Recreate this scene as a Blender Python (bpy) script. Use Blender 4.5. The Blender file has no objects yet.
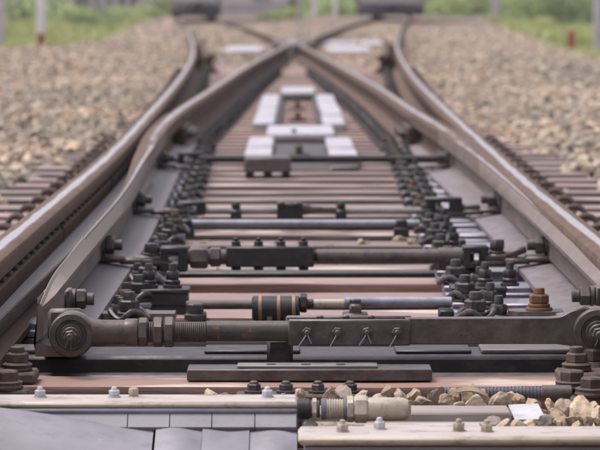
import bpy, bmesh, math, random
import numpy as np
from mathutils import Vector, Matrix, Quaternion, noise as mnoise
random.seed(7); rng = np.random.default_rng(7)
scene = bpy.context.scene
COL = scene.collection
# ------------------------------------------------------------------ camera, sky, sun, exposure
CAMZ = 0.46          # camera height above the rail heads (z = 0 is the top of the rails)
FPX, CX, CY = 3000.0, 294.0, 3.0      # focal length and principal point in photo pixels
cam_d = bpy.data.cameras.new('camera'); cam = bpy.data.objects.new('camera', cam_d); COL.objects.link(cam)
cam.location = (0, 0, CAMZ); cam.rotation_euler = (math.radians(90), 0, 0)
cam_d.sensor_width = 36.0; cam_d.lens = 36.0*FPX/600.0
cam_d.shift_x = (300-CX)/600.0; cam_d.shift_y = -(225-CY)/600.0
cam_d.clip_start = 0.05; cam_d.clip_end = 2000
cam_d.dof.use_dof = True; cam_d.dof.focus_distance = 5.05; cam_d.dof.aperture_fstop = 11.5
scene.camera = cam
SUN_EL, SUN_AZ = math.radians(66), math.radians(-75)      # azimuth measured from +Y towards +X
w = bpy.data.worlds.new('World'); scene.world = w; w.use_nodes = True
nt = w.node_tree; bg = nt.nodes['Background']
sky = nt.nodes.new('ShaderNodeTexSky'); sky.sky_type = 'NISHITA'; sky.sun_disc = False
sky.sun_elevation = SUN_EL; sky.sun_rotation = SUN_AZ; sky.air_density = 1.0; sky.dust_density = 4.0; sky.ozone_density = 1.0
hs = nt.nodes.new('ShaderNodeHueSaturation'); hs.inputs['Saturation'].default_value = 0.25; hs.inputs['Value'].default_value = 1.0
tn = nt.nodes.new('ShaderNodeVectorMath'); tn.operation = 'MULTIPLY'; tn.inputs[1].default_value = (1.02, .973, 1.018)      # the photograph's lilac white balance
nt.links.new(sky.outputs[0], hs.inputs['Color']); nt.links.new(hs.outputs[0], tn.inputs[0]); nt.links.new(tn.outputs[0], bg.inputs['Color'])
bg.inputs['Strength'].default_value = 0.125
sun_d = bpy.data.lights.new('sun', 'SUN'); sun_d.energy = 1.25; sun_d.angle = math.radians(25); sun_d.color = (1, .92, .88)
sun = bpy.data.objects.new('sun', sun_d); COL.objects.link(sun); sun.location = (0, 0, 30)
sd = Vector((math.sin(SUN_AZ)*math.cos(SUN_EL), math.cos(SUN_AZ)*math.cos(SUN_EL), math.sin(SUN_EL)))
sun.rotation_euler = sd.to_track_quat('Z', 'Y').to_euler()
vs = scene.view_settings; vs.view_transform = 'Standard'; vs.look = 'None'; vs.gamma = 1; vs.use_curve_mapping = False
vs.exposure = 0.9
# ------------------------------------------------------------------ helpers
def P(px, py, Y):      # photo pixel at a distance Y -> point of the place
    s = FPX/Y
    return Vector(((px-CX)/s, Y, CAMZ-(py-CY)/s))
def PX(px, Y): return (px-CX)*Y/FPX
def PZ(py, Y): return CAMZ-(py-CY)*Y/FPX

class MB:
    def __init__(s): s.v = []; s.f = []; s.m = []; s.a = []
    def add(s, vs_, fs, mi=0, att=None):
        o = len(s.v); s.v += [tuple(p) for p in vs_]
        s.f += [tuple(i+o for i in f) for f in fs]; s.m += [mi]*len(fs)
        s.a += list(att) if att is not None else [1.0]*len(vs_)
        return s
    def box(s, c, size, bev=0.002, rot=None, mi=0):
        hx, hy, hz = size[0]/2, size[1]/2, size[2]/2
        b = min(bev, hx*.9, hy*.9, hz*.9)
        pts = []
        for sx in (-1, 1):
            for sy in (-1, 1):
                for sz in (-1, 1):
                    pts += [(sx*hx, sy*(hy-b), sz*(hz-b)), (sx*(hx-b), sy*hy, sz*(hz-b)), (sx*(hx-b), sy*(hy-b), sz*hz)]
        return s.hull(pts, c, rot, mi)
    def hull(s, pts, c=(0, 0, 0), rot=None, mi=0):
        bm = bmesh.new()
        for p in pts: bm.verts.new(p)
        bmesh.ops.convex_hull(bm, input=bm.verts[:])
        bmesh.ops.delete(bm, geom=[v for v in bm.verts if not v.link_faces], context='VERTS')
        bmesh.ops.dissolve_limit(bm, angle_limit=.01, verts=bm.verts[:], edges=bm.edges[:])
        bm.verts.index_update()
        R = rot if rot is not None else Matrix.Identity(3)
        c = Vector(c)
        s.add([R@v.co+c for v in bm.verts], [[v.index for v in f.verts] for f in bm.faces], mi)
        bm.free(); return s
    def lathe(s, p0, axis, prof, n=16, mi=0, phase=0.0):
        ax = Vector(axis).normalized(); q = ax.to_track_quat('Z', 'Y'); p0 = Vector(p0)
        vs_, fs = [], []
        for (r, t) in prof:
            for k in range(n):
                a = 2*math.pi*k/n+phase
                vs_.append(p0+q@Vector((max(r, 1e-5)*math.cos(a), max(r, 1e-5)*math.sin(a), t)))
        for i in range(len(prof)-1):
            for k in range(n):
                fs.append((i*n+k, i*n+(k+1) % n, (i+1)*n+(k+1) % n, (i+1)*n+k))
        fs.append(tuple(range(n-1, -1, -1))); L = (len(prof)-1)*n; fs.append(tuple(range(L, L+n)))
        return s.add(vs_, fs, mi)
    def cyl(s, p0, p1, r, n=16, ch=0.0015, mi=0):
        p0, p1 = Vector(p0), Vector(p1); L = (p1-p0).length; c = min(ch, r*.4, L*.4)
        return s.lathe(p0, p1-p0, [(r-c, 0), (r, c), (r, L-c), (r-c, L)], n, mi)
    def nut(s, p0, axis, r, h, mi=0, phase=.3, n=6):
        return s.lathe(p0, axis, [(r*.86, 0), (r, h*.14), (r, h*.86), (r*.86, h)], n, mi, phase)
    def tube(s, path, r, n=8, mi=0, closed=False):
        path = [Vector(p) for p in path]; m = len(path); vs_, fs = [], []
        up = None
        for i, p in enumerate(path):
            if closed: t = path[(i+1) % m]-path[i-1]
            else: t = path[min(i+1, m-1)]-path[max(i-1, 0)]
            t.normalize()
            if up is None:
                up = Vector((0, 0, 1)) if abs(t.z) < .9 else Vector((1, 0, 0))
            b = t.cross(up).normalized(); up = b.cross(t).normalized()
            rr = r[i] if isinstance(r, (list, tuple)) else r
            for k in range(n):
                a = 2*math.pi*k/n; vs_.append(p+(b*math.cos(a)+up*math.sin(a))*rr)
        for i in range(m if closed else m-1):
            j = (i+1) % m
            for k in range(n): fs.append((i*n+k, i*n+(k+1) % n, j*n+(k+1) % n, j*n+k))
        if not closed: fs.append(tuple(range(n-1, -1, -1))); fs.append(tuple(range((m-1)*n, m*n)))
        return s.add(vs_, fs, mi)
    def sweep(s, rings, att=None, mi=0, caps=True, closed=True):
        n = len(rings[0]); vs_ = [p for r in rings for p in r]; fs = []
        for i in range(len(rings)-1):
            for k in range(n if closed else n-1):
                fs.append((i*n+k, i*n+(k+1) % n, (i+1)*n+(k+1) % n, (i+1)*n+k))
        if caps and closed: fs.append(tuple(range(n-1, -1, -1))); L = (len(rings)-1)*n; fs.append(tuple(range(L, L+n)))
        aa = att if att and isinstance(att[0], list) else [att or [1.0]*n]*len(rings)
        return s.add(vs_, fs, mi, [a for r in aa for a in r])
    def mesh(s, name, mats, off=Vector((0, 0, 0)), angle=38, flat=False):
        me = bpy.data.meshes.new(name)
        me.from_pydata([(v[0]-off[0], v[1]-off[1], v[2]-off[2]) for v in s.v], [], s.f)
        bm = bmesh.new(); bm.from_mesh(me); bmesh.ops.recalc_face_normals(bm, faces=bm.faces[:]); bm.to_mesh(me); bm.free()
        if not isinstance(mats, (list, tuple)): mats = [mats]
        for m in mats: me.materials.append(m)
        if len(mats) > 1: me.polygons.foreach_set('material_index', s.m)
        at = me.attributes.new('across', 'FLOAT', 'POINT'); at.data.foreach_set('value', s.a)
        if not flat:
            me.polygons.foreach_set('use_smooth', [True]*len(me.polygons))
            me.set_sharp_from_angle(angle=math.radians(angle))
        me.update(); return me
    def build(s, name, mats, parent=None, off=None, angle=38, flat=False):
        if off is None: off = wloc(parent) if parent is not None else Vector((0, 0, 0))
        o = bpy.data.objects.new(name, s.mesh(name, mats, off, angle, flat)); COL.objects.link(o)
        if parent is not None: o.parent = parent
        else: o.location = off
        return o
def wloc(o):
    l = Vector((0, 0, 0))
    while o is not None: l += o.location; o = o.parent
    return l
def tag(o, label, cat, group=None, kind=None):
    o['label'] = label
    if cat: o['category'] = cat
    if group: o['group'] = group
    if kind: o['kind'] = kind
    return o
def structure(o, label=None):
    o['kind'] = 'structure'
    if label: o['label'] = label
    return o
def thing(name, loc, label, cat, group=None):
    o = bpy.data.objects.new(name, None); COL.objects.link(o); o.location = loc; o.empty_display_size = .05
    return tag(o, label, cat, group)
def inst(name, me, parent, loc, rz=0, scale=None):
    o = bpy.data.objects.new(name, me); COL.objects.link(o); o.parent = parent; o.location = loc
    if rz: o.rotation_euler = (0, 0, rz)
    if scale: o.scale = scale
    return o
def pchip(pts):
    xs = np.array([p[0] for p in pts], float); ys = np.array([p[1] for p in pts], float)
    h = np.diff(xs); d = np.diff(ys)/h; m = np.zeros(len(xs))
    m[0], m[-1] = d[0], d[-1]
    for i in range(1, len(xs)-1): m[i] = (d[i-1]*h[i]+d[i]*h[i-1])/(h[i]+h[i-1])
    def f(x):
        if x <= xs[0]: return float(ys[0]+m[0]*(x-xs[0]))
        if x >= xs[-1]: return float(ys[-1]+m[-1]*(x-xs[-1]))
        i = int(np.searchsorted(xs, x)-1); i = min(max(i, 0), len(h)-1); t = (x-xs[i])/h[i]
        return float((2*t**3-3*t**2+1)*ys[i]+(t**3-2*t**2+t)*h[i]*m[i]+(-2*t**3+3*t**2)*ys[i+1]+(t**3-t**2)*h[i]*m[i+1])
    return f
ORD = ['first', 'second', 'third', 'fourth', 'fifth', 'sixth', 'seventh', 'eighth', 'ninth', 'tenth', 'eleventh', 'twelfth', 'thirteenth', 'fourteenth',
       'fifteenth', 'sixteenth', 'seventeenth', 'eighteenth', 'nineteenth', 'twentieth']
def ordinal(k):       # 1 -> first
    if k <= 20: return ORD[k-1]
    t_ = {2: 'twenty', 3: 'thirty', 4: 'forty', 5: 'fifty'}
    return t_[k//10]+'-'+ORD[k % 10-1] if k % 10 else {3: 'thirtieth', 4: 'fortieth', 5: 'fiftieth'}[k//10]
# ------------------------------------------------------------------ materials
def mat(name, c1, c2=None, rough=.6, metal=0.0, scale=30, c3=None, amt3=.5, s3=6, bump=.15, bscale=None, spec=.5, rvar=.12, stretch=None, jit=.0, dust=None, speck=None):
    m = bpy.data.materials.new(name); m.use_nodes = True; t = m.node_tree; N = t.nodes; L = t.links; b = N['Principled BSDF']
    geo = N.new('ShaderNodeNewGeometry'); mp = N.new('ShaderNodeMapping'); L.new(geo.outputs['Position'], mp.inputs['Vector'])
    if stretch: mp.inputs['Scale'].default_value = stretch
    oi = N.new('ShaderNodeObjectInfo')
    n1 = N.new('ShaderNodeTexNoise'); n1.inputs['Scale'].default_value = scale; n1.inputs['Detail'].default_value = 6; n1.inputs['Roughness'].default_value = .65
    L.new(mp.outputs[0], n1.inputs['Vector'])
    r1 = N.new('ShaderNodeValToRGB'); r1.color_ramp.elements[0].position = .36; r1.color_ramp.elements[1].position = .66
    r1.color_ramp.elements[0].color = (*c1, 1); r1.color_ramp.elements[1].color = (*(c2 or [x*1.4 for x in c1]), 1)
    L.new(n1.outputs['Fac'], r1.inputs[0]); col = r1.outputs[0]
    if c3:
        n2 = N.new('ShaderNodeTexNoise'); n2.inputs['Scale'].default_value = s3; n2.inputs['Detail'].default_value = 8; n2.inputs['Roughness'].default_value = .7
        L.new(mp.outputs[0], n2.inputs['Vector'])
        r2 = N.new('ShaderNodeValToRGB'); lo = .72-.34*amt3; r2.color_ramp.elements[0].position = lo; r2.color_ramp.elements[1].position = lo+.12
        L.new(n2.outputs['Fac'], r2.inputs[0])
        mx = N.new('ShaderNodeMix'); mx.data_type = 'RGBA'; L.new(r2.outputs[0], mx.inputs['Factor']); L.new(col, mx.inputs['A']); mx.inputs['B'].default_value = (*c3, 1)
        col = mx.outputs['Result']
    if dust:       # settled dust on faces that look up: a thin dull layer, the same in every light
        sp = N.new('ShaderNodeSeparateXYZ'); L.new(geo.outputs['Normal'], sp.inputs[0])
        mr0 = N.new('ShaderNodeMapRange'); mr0.inputs['From Min'].default_value = .5; mr0.inputs['From Max'].default_value = 1.0; mr0.inputs['To Max'].default_value = dust[1]
        L.new(sp.outputs['Z'], mr0.inputs['Value'])
        mu = N.new('ShaderNodeMath'); mu.operation = 'MULTIPLY'; L.new(mr0.outputs[0], mu.inputs[0]); L.new(n1.outputs['Fac'], mu.inputs[1])
        mx = N.new('ShaderNodeMix'); mx.data_type = 'RGBA'; L.new(mu.outputs[0], mx.inputs['Factor']); L.new(col, mx.inputs['A']); mx.inputs['B'].default_value = (*dust[0], 1)
        col = mx.outputs['Result']
    if speck:      # grime: dark spots and smears with a shape of their own
        mps = N.new('ShaderNodeMapping'); mps.inputs['Scale'].default_value = speck[3]; L.new(geo.outputs['Position'], mps.inputs[0])
        ns = N.new('ShaderNodeTexNoise'); ns.inputs['Scale'].default_value = speck[1]; ns.inputs['Detail'].default_value = 9; ns.inputs['Roughness'].default_value = .75; L.new(mps.outputs[0], ns.inputs['Vector'])
        rs = N.new('ShaderNodeMapRange'); rs.inputs['From Min'].default_value = .52; rs.inputs['From Max'].default_value = .70; rs.inputs['To Max'].default_value = speck[2]; L.new(ns.outputs['Fac'], rs.inputs['Value'])
        mx = N.new('ShaderNodeMix'); mx.data_type = 'RGBA'; L.new(rs.outputs[0], mx.inputs['Factor']); L.new(col, mx.inputs['A']); mx.inputs['B'].default_value = (*speck[0], 1); col = mx.outputs['Result']
    if jit:
        mr = N.new('ShaderNodeMapRange'); mr.inputs['To Min'].default_value = 1-jit; mr.inputs['To Max'].default_value = 1+jit
        L.new(oi.outputs['Random'], mr.inputs['Value'])
        vm = N.new('ShaderNodeVectorMath'); vm.operation = 'SCALE'; L.new(col, vm.inputs[0]); L.new(mr.outputs[0], vm.inputs['Scale']); col = vm.outputs[0]
    L.new(col, b.inputs['Base Color'])
    b.inputs['Metallic'].default_value = metal; b.inputs['Specular IOR Level'].default_value = spec
    rr = N.new('ShaderNodeMapRange'); rr.inputs['From Min'].default_value = .3; rr.inputs['From Max'].default_value = .7
    rr.inputs['To Min'].default_value = max(.03, rough-rvar); rr.inputs['To Max'].default_value = min(1, rough+rvar); L.new(n1.outputs['Fac'], rr.inputs['Value']); L.new(rr.outputs[0], b.inputs['Roughness'])
    if bump:
        n3 = N.new('ShaderNodeTexNoise'); n3.inputs['Scale'].default_value = bscale or scale*4; n3.inputs['Detail'].default_value = 4
        L.new(mp.outputs[0], n3.inputs['Vector'])
        bp = N.new('ShaderNodeBump'); bp.inputs['Strength'].default_value = bump; bp.inputs['Distance'].default_value = .003
        L.new(n3.outputs['Fac'], bp.inputs['Height']); L.new(bp.outputs[0], b.inputs['Normal'])
    return m
M = {}
M['steel'] = mat('dark_steel', (.050, .039, .038), (.100, .080, .077), .48, .2, 35, (.16, .085, .05), .24, 14, bump=.16, dust=((.20, .160, .150), .5), speck=((.17, .135, .12), 60, .45, (.6, 1, 1)))
M['black'] = mat('black_steel', (.013, .012, .013), (.028, .026, .027), .5, .1, 25, (.05, .038, .034), .25, 9, bump=.1, dust=((.05, .045, .046), .3), speck=((.09, .075, .07), 48, .5, (.4, 1, 1)))
M['bolt'] = mat('greasy_bolt', (.035, .032, .033), (.09, .08, .078), .45, .4, 90, (.12, .065, .04), .22, 20, bump=.2, jit=.25)
M['rustbolt'] = mat('rusty_bolt', (.11, .055, .03), (.20, .10, .05), .8, 0, 120, (.10, .05, .03), .4, 60, bump=.4)
M['brownbolt'] = mat('brown_bolt', (.06, .043, .036), (.12, .085, .068), .7, .1, 110, (.22, .12, .06), .2, 40, bump=.35, jit=.2)
M['rail'] = mat('rail_rust', (.058, .038, .030), (.115, .076, .060), .8, 0, 18, (.17, .10, .062), .22, 7, bump=.2, bscale=90, spec=.25)
M['blade'] = mat('blade_steel', (.13, .100, .090), (.19, .152, .138), .55, .2, 22, (.13, .095, .08), .35, 5, bump=.1, bscale=140, stretch=(1, .35, 1))
M['foot'] = mat('foot_steel', (.135, .115, .120), (.195, .17, .178), .55, .15, 26, (.17, .125, .105), .28, 6, bump=.1, bscale=120, stretch=(1, .5, 1))
M['slide'] = mat('slide_plate_steel', (.17, .16, .195), (.28, .265, .315), .42, .45, 40, (.12, .10, .10), .22, 9, bump=.1, jit=.15)
M['pipe'] = mat('galvanised_pipe', (.22, .215, .255), (.33, .32, .375), .46, .4, 30, (.17, .14, .13), .18, 8, bump=.06)
M['cream'] = mat('cream_paint', (.38, .32, .245), (.47, .405, .32), .5, 0, 14, (.36, .26, .16), .34, 7, bump=.05, dust=((.41, .37, .365), 1.5), speck=((.13, .10, .085), 30, .95, (.5, 1, 1)))
M['creamrod'] = mat('cream_coated_steel', (.33, .285, .225), (.47, .415, .34), .5, 0, 30, (.30, .2, .12), .25, 18, bump=.15, speck=((.14, .10, .08), 70, .7, (1, 1, 1)))
M['copper'] = mat('brass_band', (.22, .13, .08), (.36, .24, .16), .5, .3, 50, bump=.1)
M['rubber'] = mat('grey_rubber_sheet', (.19, .185, .212), (.255, .248, .28), .5, 0, 9, (.33, .32, .355), .3, 16, bump=.1, bscale=70, speck=((.12, .11, .115), 22, .6, (.6, 1, 1)))
M['cover'] = mat('pale_concrete_cover', (.335, .325, .36), (.43, .42, .46), .7, 0, 12, (.30, .27, .265), .26, 6, bump=.2, speck=((.14, .11, .10), 16, .6, (1, .4, 1)))
M['greybox'] = mat('grey_box_metal', (.17, .155, .15), (.25, .23, .225), .55, .1, 20, bump=.1)
M['darkbox'] = mat('brown_grey_metal', (.085, .072, .070), (.135, .115, .112), .55, .1, 20, bump=.1)
M['plank'] = mat('grey_plank', (.20, .17, .155), (.33, .29, .265), .75, 0, 30, bump=.3, stretch=(.12, 1, 1))
M['plate'] = mat('white_plate', (.42, .42, .45), (.52, .51, .54), .5, 0, 20, bump=.05, speck=((.2, .17, .16), 50, .6, (1, 1, 1)))
M['conduit'] = mat('grey_conduit', (.09, .092, .11), (.15, .15, .175), .45, 0, 30, bump=.05)
M['concrete'] = mat('concrete', (.42, .40, .42), (.55, .53, .55), .85, 0, 3, bump=.1)
M['wall'] = mat('pale_wall', (.40, .37, .40), (.50, .47, .49), .85, 0, 1.2, bump=.05)
M['white'] = mat('white_paint', (.70, .70, .73), (.80, .80, .82), .5, 0, 6, bump=.03)
M['red'] = mat('red_paint', (.26, .04, .03), (.34, .065, .045), .55, 0, 10, bump=.03)
M['trainbody'] = mat('train_body', (.36, .35, .38), (.46, .45, .48), .4, .3, 3, bump=.02)
M['trainred'] = mat('wagon_grey', (.42, .40, .41), (.52, .50, .51), .6, .1, 3, bump=.02)
M['under'] = mat('underframe', (.035, .037, .045), (.06, .06, .072), .6, .1, 5, bump=.05)  # raised blacks: distance haze put into the base colour
M['glass'] = mat('train_glass', (.02, .025, .03), (.03, .035, .04), .08, 0, 2, bump=0)
M['bark'] = mat('bark', (.10, .075, .05), (.17, .13, .09), .9, 0, 14, bump=.4)
M['dryleaf'] = mat('dry_leaf', (.20, .15, .10), (.32, .25, .18), .8, 0, 60, bump=.3)
# running surface: polished band in the middle of the head, rust towards the edges
def railtop():
    m = mat('rail_with_worn_top', (.075, .046, .034), (.140, .092, .070), .78, 0, 18, (.20, .115, .07), .28, 7, bump=.1, bscale=60, spec=.25)
    t = m.node_tree; N = t.nodes; L = t.links; b = N['Principled BSDF']
    at = N.new('ShaderNodeAttribute'); at.attribute_name = 'across'
    ab = N.new('ShaderNodeMath'); ab.operation = 'ABSOLUTE'; L.new(at.outputs['Fac'], ab.inputs[0])
    geo = N.new('ShaderNodeNewGeometry'); mp = N.new('ShaderNodeMapping'); mp.inputs['Scale'].default_value = (1, .08, 1); L.new(geo.outputs['Position'], mp.inputs[0])
    nz = N.new('ShaderNodeTexNoise'); nz.inputs['Scale'].default_value = 35; nz.inputs['Detail'].default_value = 5; L.new(mp.outputs[0], nz.inputs['Vector'])
    ma = N.new('ShaderNodeMath'); ma.operation = 'MULTIPLY_ADD'; L.new(nz.outputs['Fac'], ma.inputs[0]); ma.inputs[1].default_value = .016; L.new(ab.outputs[0], ma.inputs[2])
    mr = N.new('ShaderNodeMapRange'); mr.interpolation_type = 'SMOOTHSTEP'; mr.inputs['From Min'].default_value = .010; mr.inputs['From Max'].default_value = .022
    mr.inputs['To Min'].default_value = 1; mr.inputs['To Max'].default_value = 0; L.new(ma.outputs[0], mr.inputs['Value'])
    oldc = b.inputs['Base Color'].links[0].from_socket; oldr = b.inputs['Roughness'].links[0].from_socket
    mx = N.new('ShaderNodeMix'); mx.data_type = 'RGBA'; L.new(mr.outputs[0], mx.inputs['Factor']); L.new(oldc, mx.inputs['A']); mx.inputs['B'].default_value = (.50, .49, .52, 1)
    L.new(mx.outputs['Result'], b.inputs['Base Color'])
    m2 = N.new('ShaderNodeMix'); m2.data_type = 'FLOAT'; L.new(mr.outputs[0], m2.inputs['Factor']); L.new(oldr, m2.inputs['A']); m2.inputs['B'].default_value = .27
    L.new(m2.outputs['Result'], b.inputs['Roughness'])
    m3 = N.new('ShaderNodeMath'); m3.operation = 'MULTIPLY'; L.new(mr.outputs[0], m3.inputs[0]); m3.inputs[1].default_value = .85; L.new(m3.outputs[0], b.inputs['Metallic'])
    return m
M['railtop'] = railtop()
# timber sleeper: long grain, cracks, pale worn patches
def timber(nm='sleeper_timber', pale=(.275, .188, .172), side=((.045, .024, .018), (.10, .052, .038), (.17, .090, .066)), pt=.56):
    m = bpy.data.materials.new(nm); m.use_nodes = True; t = m.node_tree; N = t.nodes; L = t.links; b = N['Principled BSDF']
    geo = N.new('ShaderNodeNewGeometry'); oi = N.new('ShaderNodeObjectInfo')
    mp = N.new('ShaderNodeMapping'); mp.inputs['Scale'].default_value = (.06, 1, 1); L.new(geo.outputs['Position'], mp.inputs[0])
    g = N.new('ShaderNodeTexNoise'); g.inputs['Scale'].default_value = 90; g.inputs['Detail'].default_value = 7; g.inputs['Roughness'].default_value = .7; L.new(mp.outputs[0], g.inputs['Vector'])
    r = N.new('ShaderNodeValToRGB'); e = r.color_ramp.elements; e[0].position = .33; e[0].color = (*side[0], 1); e[1].position = .68; e[1].color = (*side[2], 1)
    x = r.color_ramp.elements.new(.5); x.color = (*side[1], 1); L.new(g.outputs['Fac'], r.inputs[0])
    # pale top layer: bleached timber, with sky sheen painted into upward faces
    sp = N.new('ShaderNodeSeparateXYZ'); L.new(geo.outputs['Normal'], sp.inputs[0])
    mr0 = N.new('ShaderNodeMapRange'); mr0.inputs['From Min'].default_value = .6; mr0.inputs['From Max'].default_value = 1.0; mr0.inputs['To Max'].default_value = .88; L.new(sp.outputs['Z'], mr0.inputs['Value'])
    mx0 = N.new('ShaderNodeMix'); mx0.data_type = 'RGBA'; L.new(mr0.outputs[0], mx0.inputs['Factor']); L.new(r.outputs[0], mx0.inputs['A']); mx0.inputs['B'].default_value = (*pale, 1)
    mp2 = N.new('ShaderNodeMapping'); mp2.inputs['Scale'].default_value = (.35, 1, 1); L.new(geo.outputs['Position'], mp2.inputs[0])
    p = N.new('ShaderNodeTexNoise'); p.inputs['Scale'].default_value = 7; p.inputs['Detail'].default_value = 6; L.new(mp2.outputs[0], p.inputs['Vector'])
    rp = N.new('ShaderNodeValToRGB'); rp.color_ramp.elements[0].position = pt; rp.color_ramp.elements[1].position = pt+.08; L.new(p.outputs['Fac'], rp.inputs[0])
    mu = N.new('ShaderNodeMath'); mu.operation = 'MULTIPLY'; L.new(rp.outputs[0], mu.inputs[0]); L.new(mr0.outputs[0], mu.inputs[1])
    mx1 = N.new('ShaderNodeMix'); mx1.data_type = 'RGBA'; L.new(mu.outputs[0], mx1.inputs['Factor']); L.new(mx0.outputs['Result'], mx1.inputs['A']); mx1.inputs['B'].default_value = (.52, .42, .35, 1)
    d = N.new('ShaderNodeTexNoise'); d.inputs['Scale'].default_value = 5; d.inputs['Detail'].default_value = 7; L.new(geo.outputs['Position'], d.inputs['Vector'])
    rd = N.new('ShaderNodeValToRGB'); rd.color_ramp.elements[0].position = .56; rd.color_ramp.elements[1].position = .72; L.new(d.outputs['Fac'], rd.inputs[0])
    m5 = N.new('ShaderNodeMath'); m5.operation = 'MULTIPLY'; m5.inputs[1].default_value = .85; L.new(rd.outputs[0], m5.inputs[0])
    mx2 = N.new('ShaderNodeMix'); mx2.data_type = 'RGBA'; L.new(m5.outputs[0], mx2.inputs['Factor']); L.new(mx1.outputs['Result'], mx2.inputs['A']); mx2.inputs['B'].default_value = (.10, .07, .06, 1)
    mr = N.new('ShaderNodeMapRange'); mr.inputs['To Min'].default_value = .72; mr.inputs['To Max'].default_value = 1.15; L.new(oi.outputs['Random'], mr.inputs['Value'])
    vm = N.new('ShaderNodeVectorMath'); vm.operation = 'SCALE'; L.new(mx2.outputs['Result'], vm.inputs[0]); L.new(mr.outputs[0], vm.inputs['Scale'])
    L.new(vm.outputs[0], b.inputs['Base Color']); b.inputs['Roughness'].default_value = .58; b.inputs['Specular IOR Level'].default_value = .5
    bp = N.new('ShaderNodeBump'); bp.inputs['Strength'].default_value = .5; bp.inputs['Distance'].default_value = .004; L.new(g.outputs['Fac'], bp.inputs['Height']); L.new(bp.outputs[0], b.inputs['Normal'])
    return m
M['timber'] = timber(side=((.075, .032, .022), (.15, .068, .045), (.22, .105, .07))); M['timber0'] = timber('front_sleeper_timber', (.30, .185, .145), pt=.56); M['timberd'] = timber('dark_sided_sleeper_timber', side=((.012, .009, .008), (.028, .020, .018), (.055, .038, .032)))  # timberd: near-black sides paint in the darkness of the gaps between sleepers
def stone_mat(nm='ballast_stone', cs=None):
    m = bpy.data.materials.new(nm); m.use_nodes = True; t = m.node_tree; N = t.nodes; L = t.links; b = N['Principled BSDF']
    oi = N.new('ShaderNodeObjectInfo'); geo = N.new('ShaderNodeNewGeometry')
    r = N.new('ShaderNodeValToRGB'); r.color_ramp.interpolation = 'LINEAR'
    cs = cs or [(0, (.08, .068, .06)), (.13, (.22, .172, .13)), (.30, (.40, .315, .225)), (.45, (.22, .195, .17)), (.60, (.50, .42, .315)), (.75, (.15, .142, .132)), (.9, (.60, .53, .44)), (1, (.11, .098, .085))]
    e = r.color_ramp.elements; e[0].position, e[0].color = cs[0][0], (*cs[0][1], 1); e[1].position, e[1].color = cs[-1][0], (*cs[-1][1], 1)
    for p_, c in cs[1:-1]: q = e.new(p_); q.color = (*c, 1)
    L.new(oi.outputs['Random'], r.inputs[0])
    big = N.new('ShaderNodeTexNoise'); big.inputs['Scale'].default_value = .55; big.inputs['Detail'].default_value = 4; L.new(geo.outputs['Position'], big.inputs['Vector'])
    rb = N.new('ShaderNodeValToRGB'); rb.color_ramp.elements[0].position = .40; rb.color_ramp.elements[0].color = (.74, .74, .72, 1); rb.color_ramp.elements[1].position = .62; rb.color_ramp.elements[1].color = (1.1, 1.0, .92, 1); L.new(big.outputs['Fac'], rb.inputs[0])
    n = N.new('ShaderNodeTexNoise'); n.inputs['Scale'].default_value = 55; n.inputs['Detail'].default_value = 7; n.inputs['Roughness'].default_value = .7; L.new(geo.outputs['Position'], n.inputs['Vector'])
    mr = N.new('ShaderNodeMapRange'); mr.inputs['From Min'].default_value = .3; mr.inputs['From Max'].default_value = .7; mr.inputs['To Min'].default_value = .7; mr.inputs['To Max'].default_value = 1.4; L.new(n.outputs['Fac'], mr.inputs['Value'])
    vm = N.new('ShaderNodeVectorMath'); vm.operation = 'SCALE'; L.new(r.outputs[0], vm.inputs[0]); L.new(mr.outputs[0], vm.inputs['Scale']); vk = N.new('ShaderNodeVectorMath'); vk.operation = 'MULTIPLY'; L.new(vm.outputs[0], vk.inputs[0]); L.new(rb.outputs[0], vk.inputs[1]); L.new(vk.outputs[0], b.inputs['Base Color'])
    b.inputs['Roughness'].default_value = .85
    n2 = N.new('ShaderNodeTexNoise'); n2.inputs['Scale'].default_value = 220; n2.inputs['Detail'].default_value = 4; L.new(geo.outputs['Position'], n2.inputs['Vector'])
    bp = N.new('ShaderNodeBump'); bp.inputs['Strength'].default_value = .5; bp.inputs['Distance'].default_value = .002; L.new(n2.outputs['Fac'], bp.inputs['Height']); L.new(bp.outputs[0], b.inputs['Normal'])
    return m
M['stone'] = stone_mat(); M['tanstone'] = stone_mat('tan_stone', [(0, (.20, .16, .125)), (.15, (.34, .27, .20)), (.35, (.46, .375, .28)), (.5, (.30, .255, .21)), (.65, (.50, .42, .325)), (.8, (.37, .30, .23)), (.92, (.24, .23, .22)), (1, (.42, .35, .27))])
M['bed'] = mat('ballast_bed_grit', (.10, .075, .06), (.26, .19, .145), .95, 0, 24, (.36, .28, .21), .3, 40, bump=.8, bscale=60)
M['soil'] = mat('soil_with_grass', (.19, .24, .08), (.30, .34, .14), .95, 0, .35, (.38, .28, .20), .5, .16, bump=.3, bscale=20)
M['grass'] = mat('grass_blades', (.32, .39, .13), (.52, .56, .24), .75, 0, .7, (.55, .47, .31), .38, .5, bump=0, jit=.0)
M['leafd'] = mat('dark_leaves', (.12, .18, .06), (.20, .27, .11), .7, 0, 5, bump=0)
M['leafl'] = mat('light_leaves', (.24, .33, .11), (.38, .45, .20), .7, 0, 5, bump=0)

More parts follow.
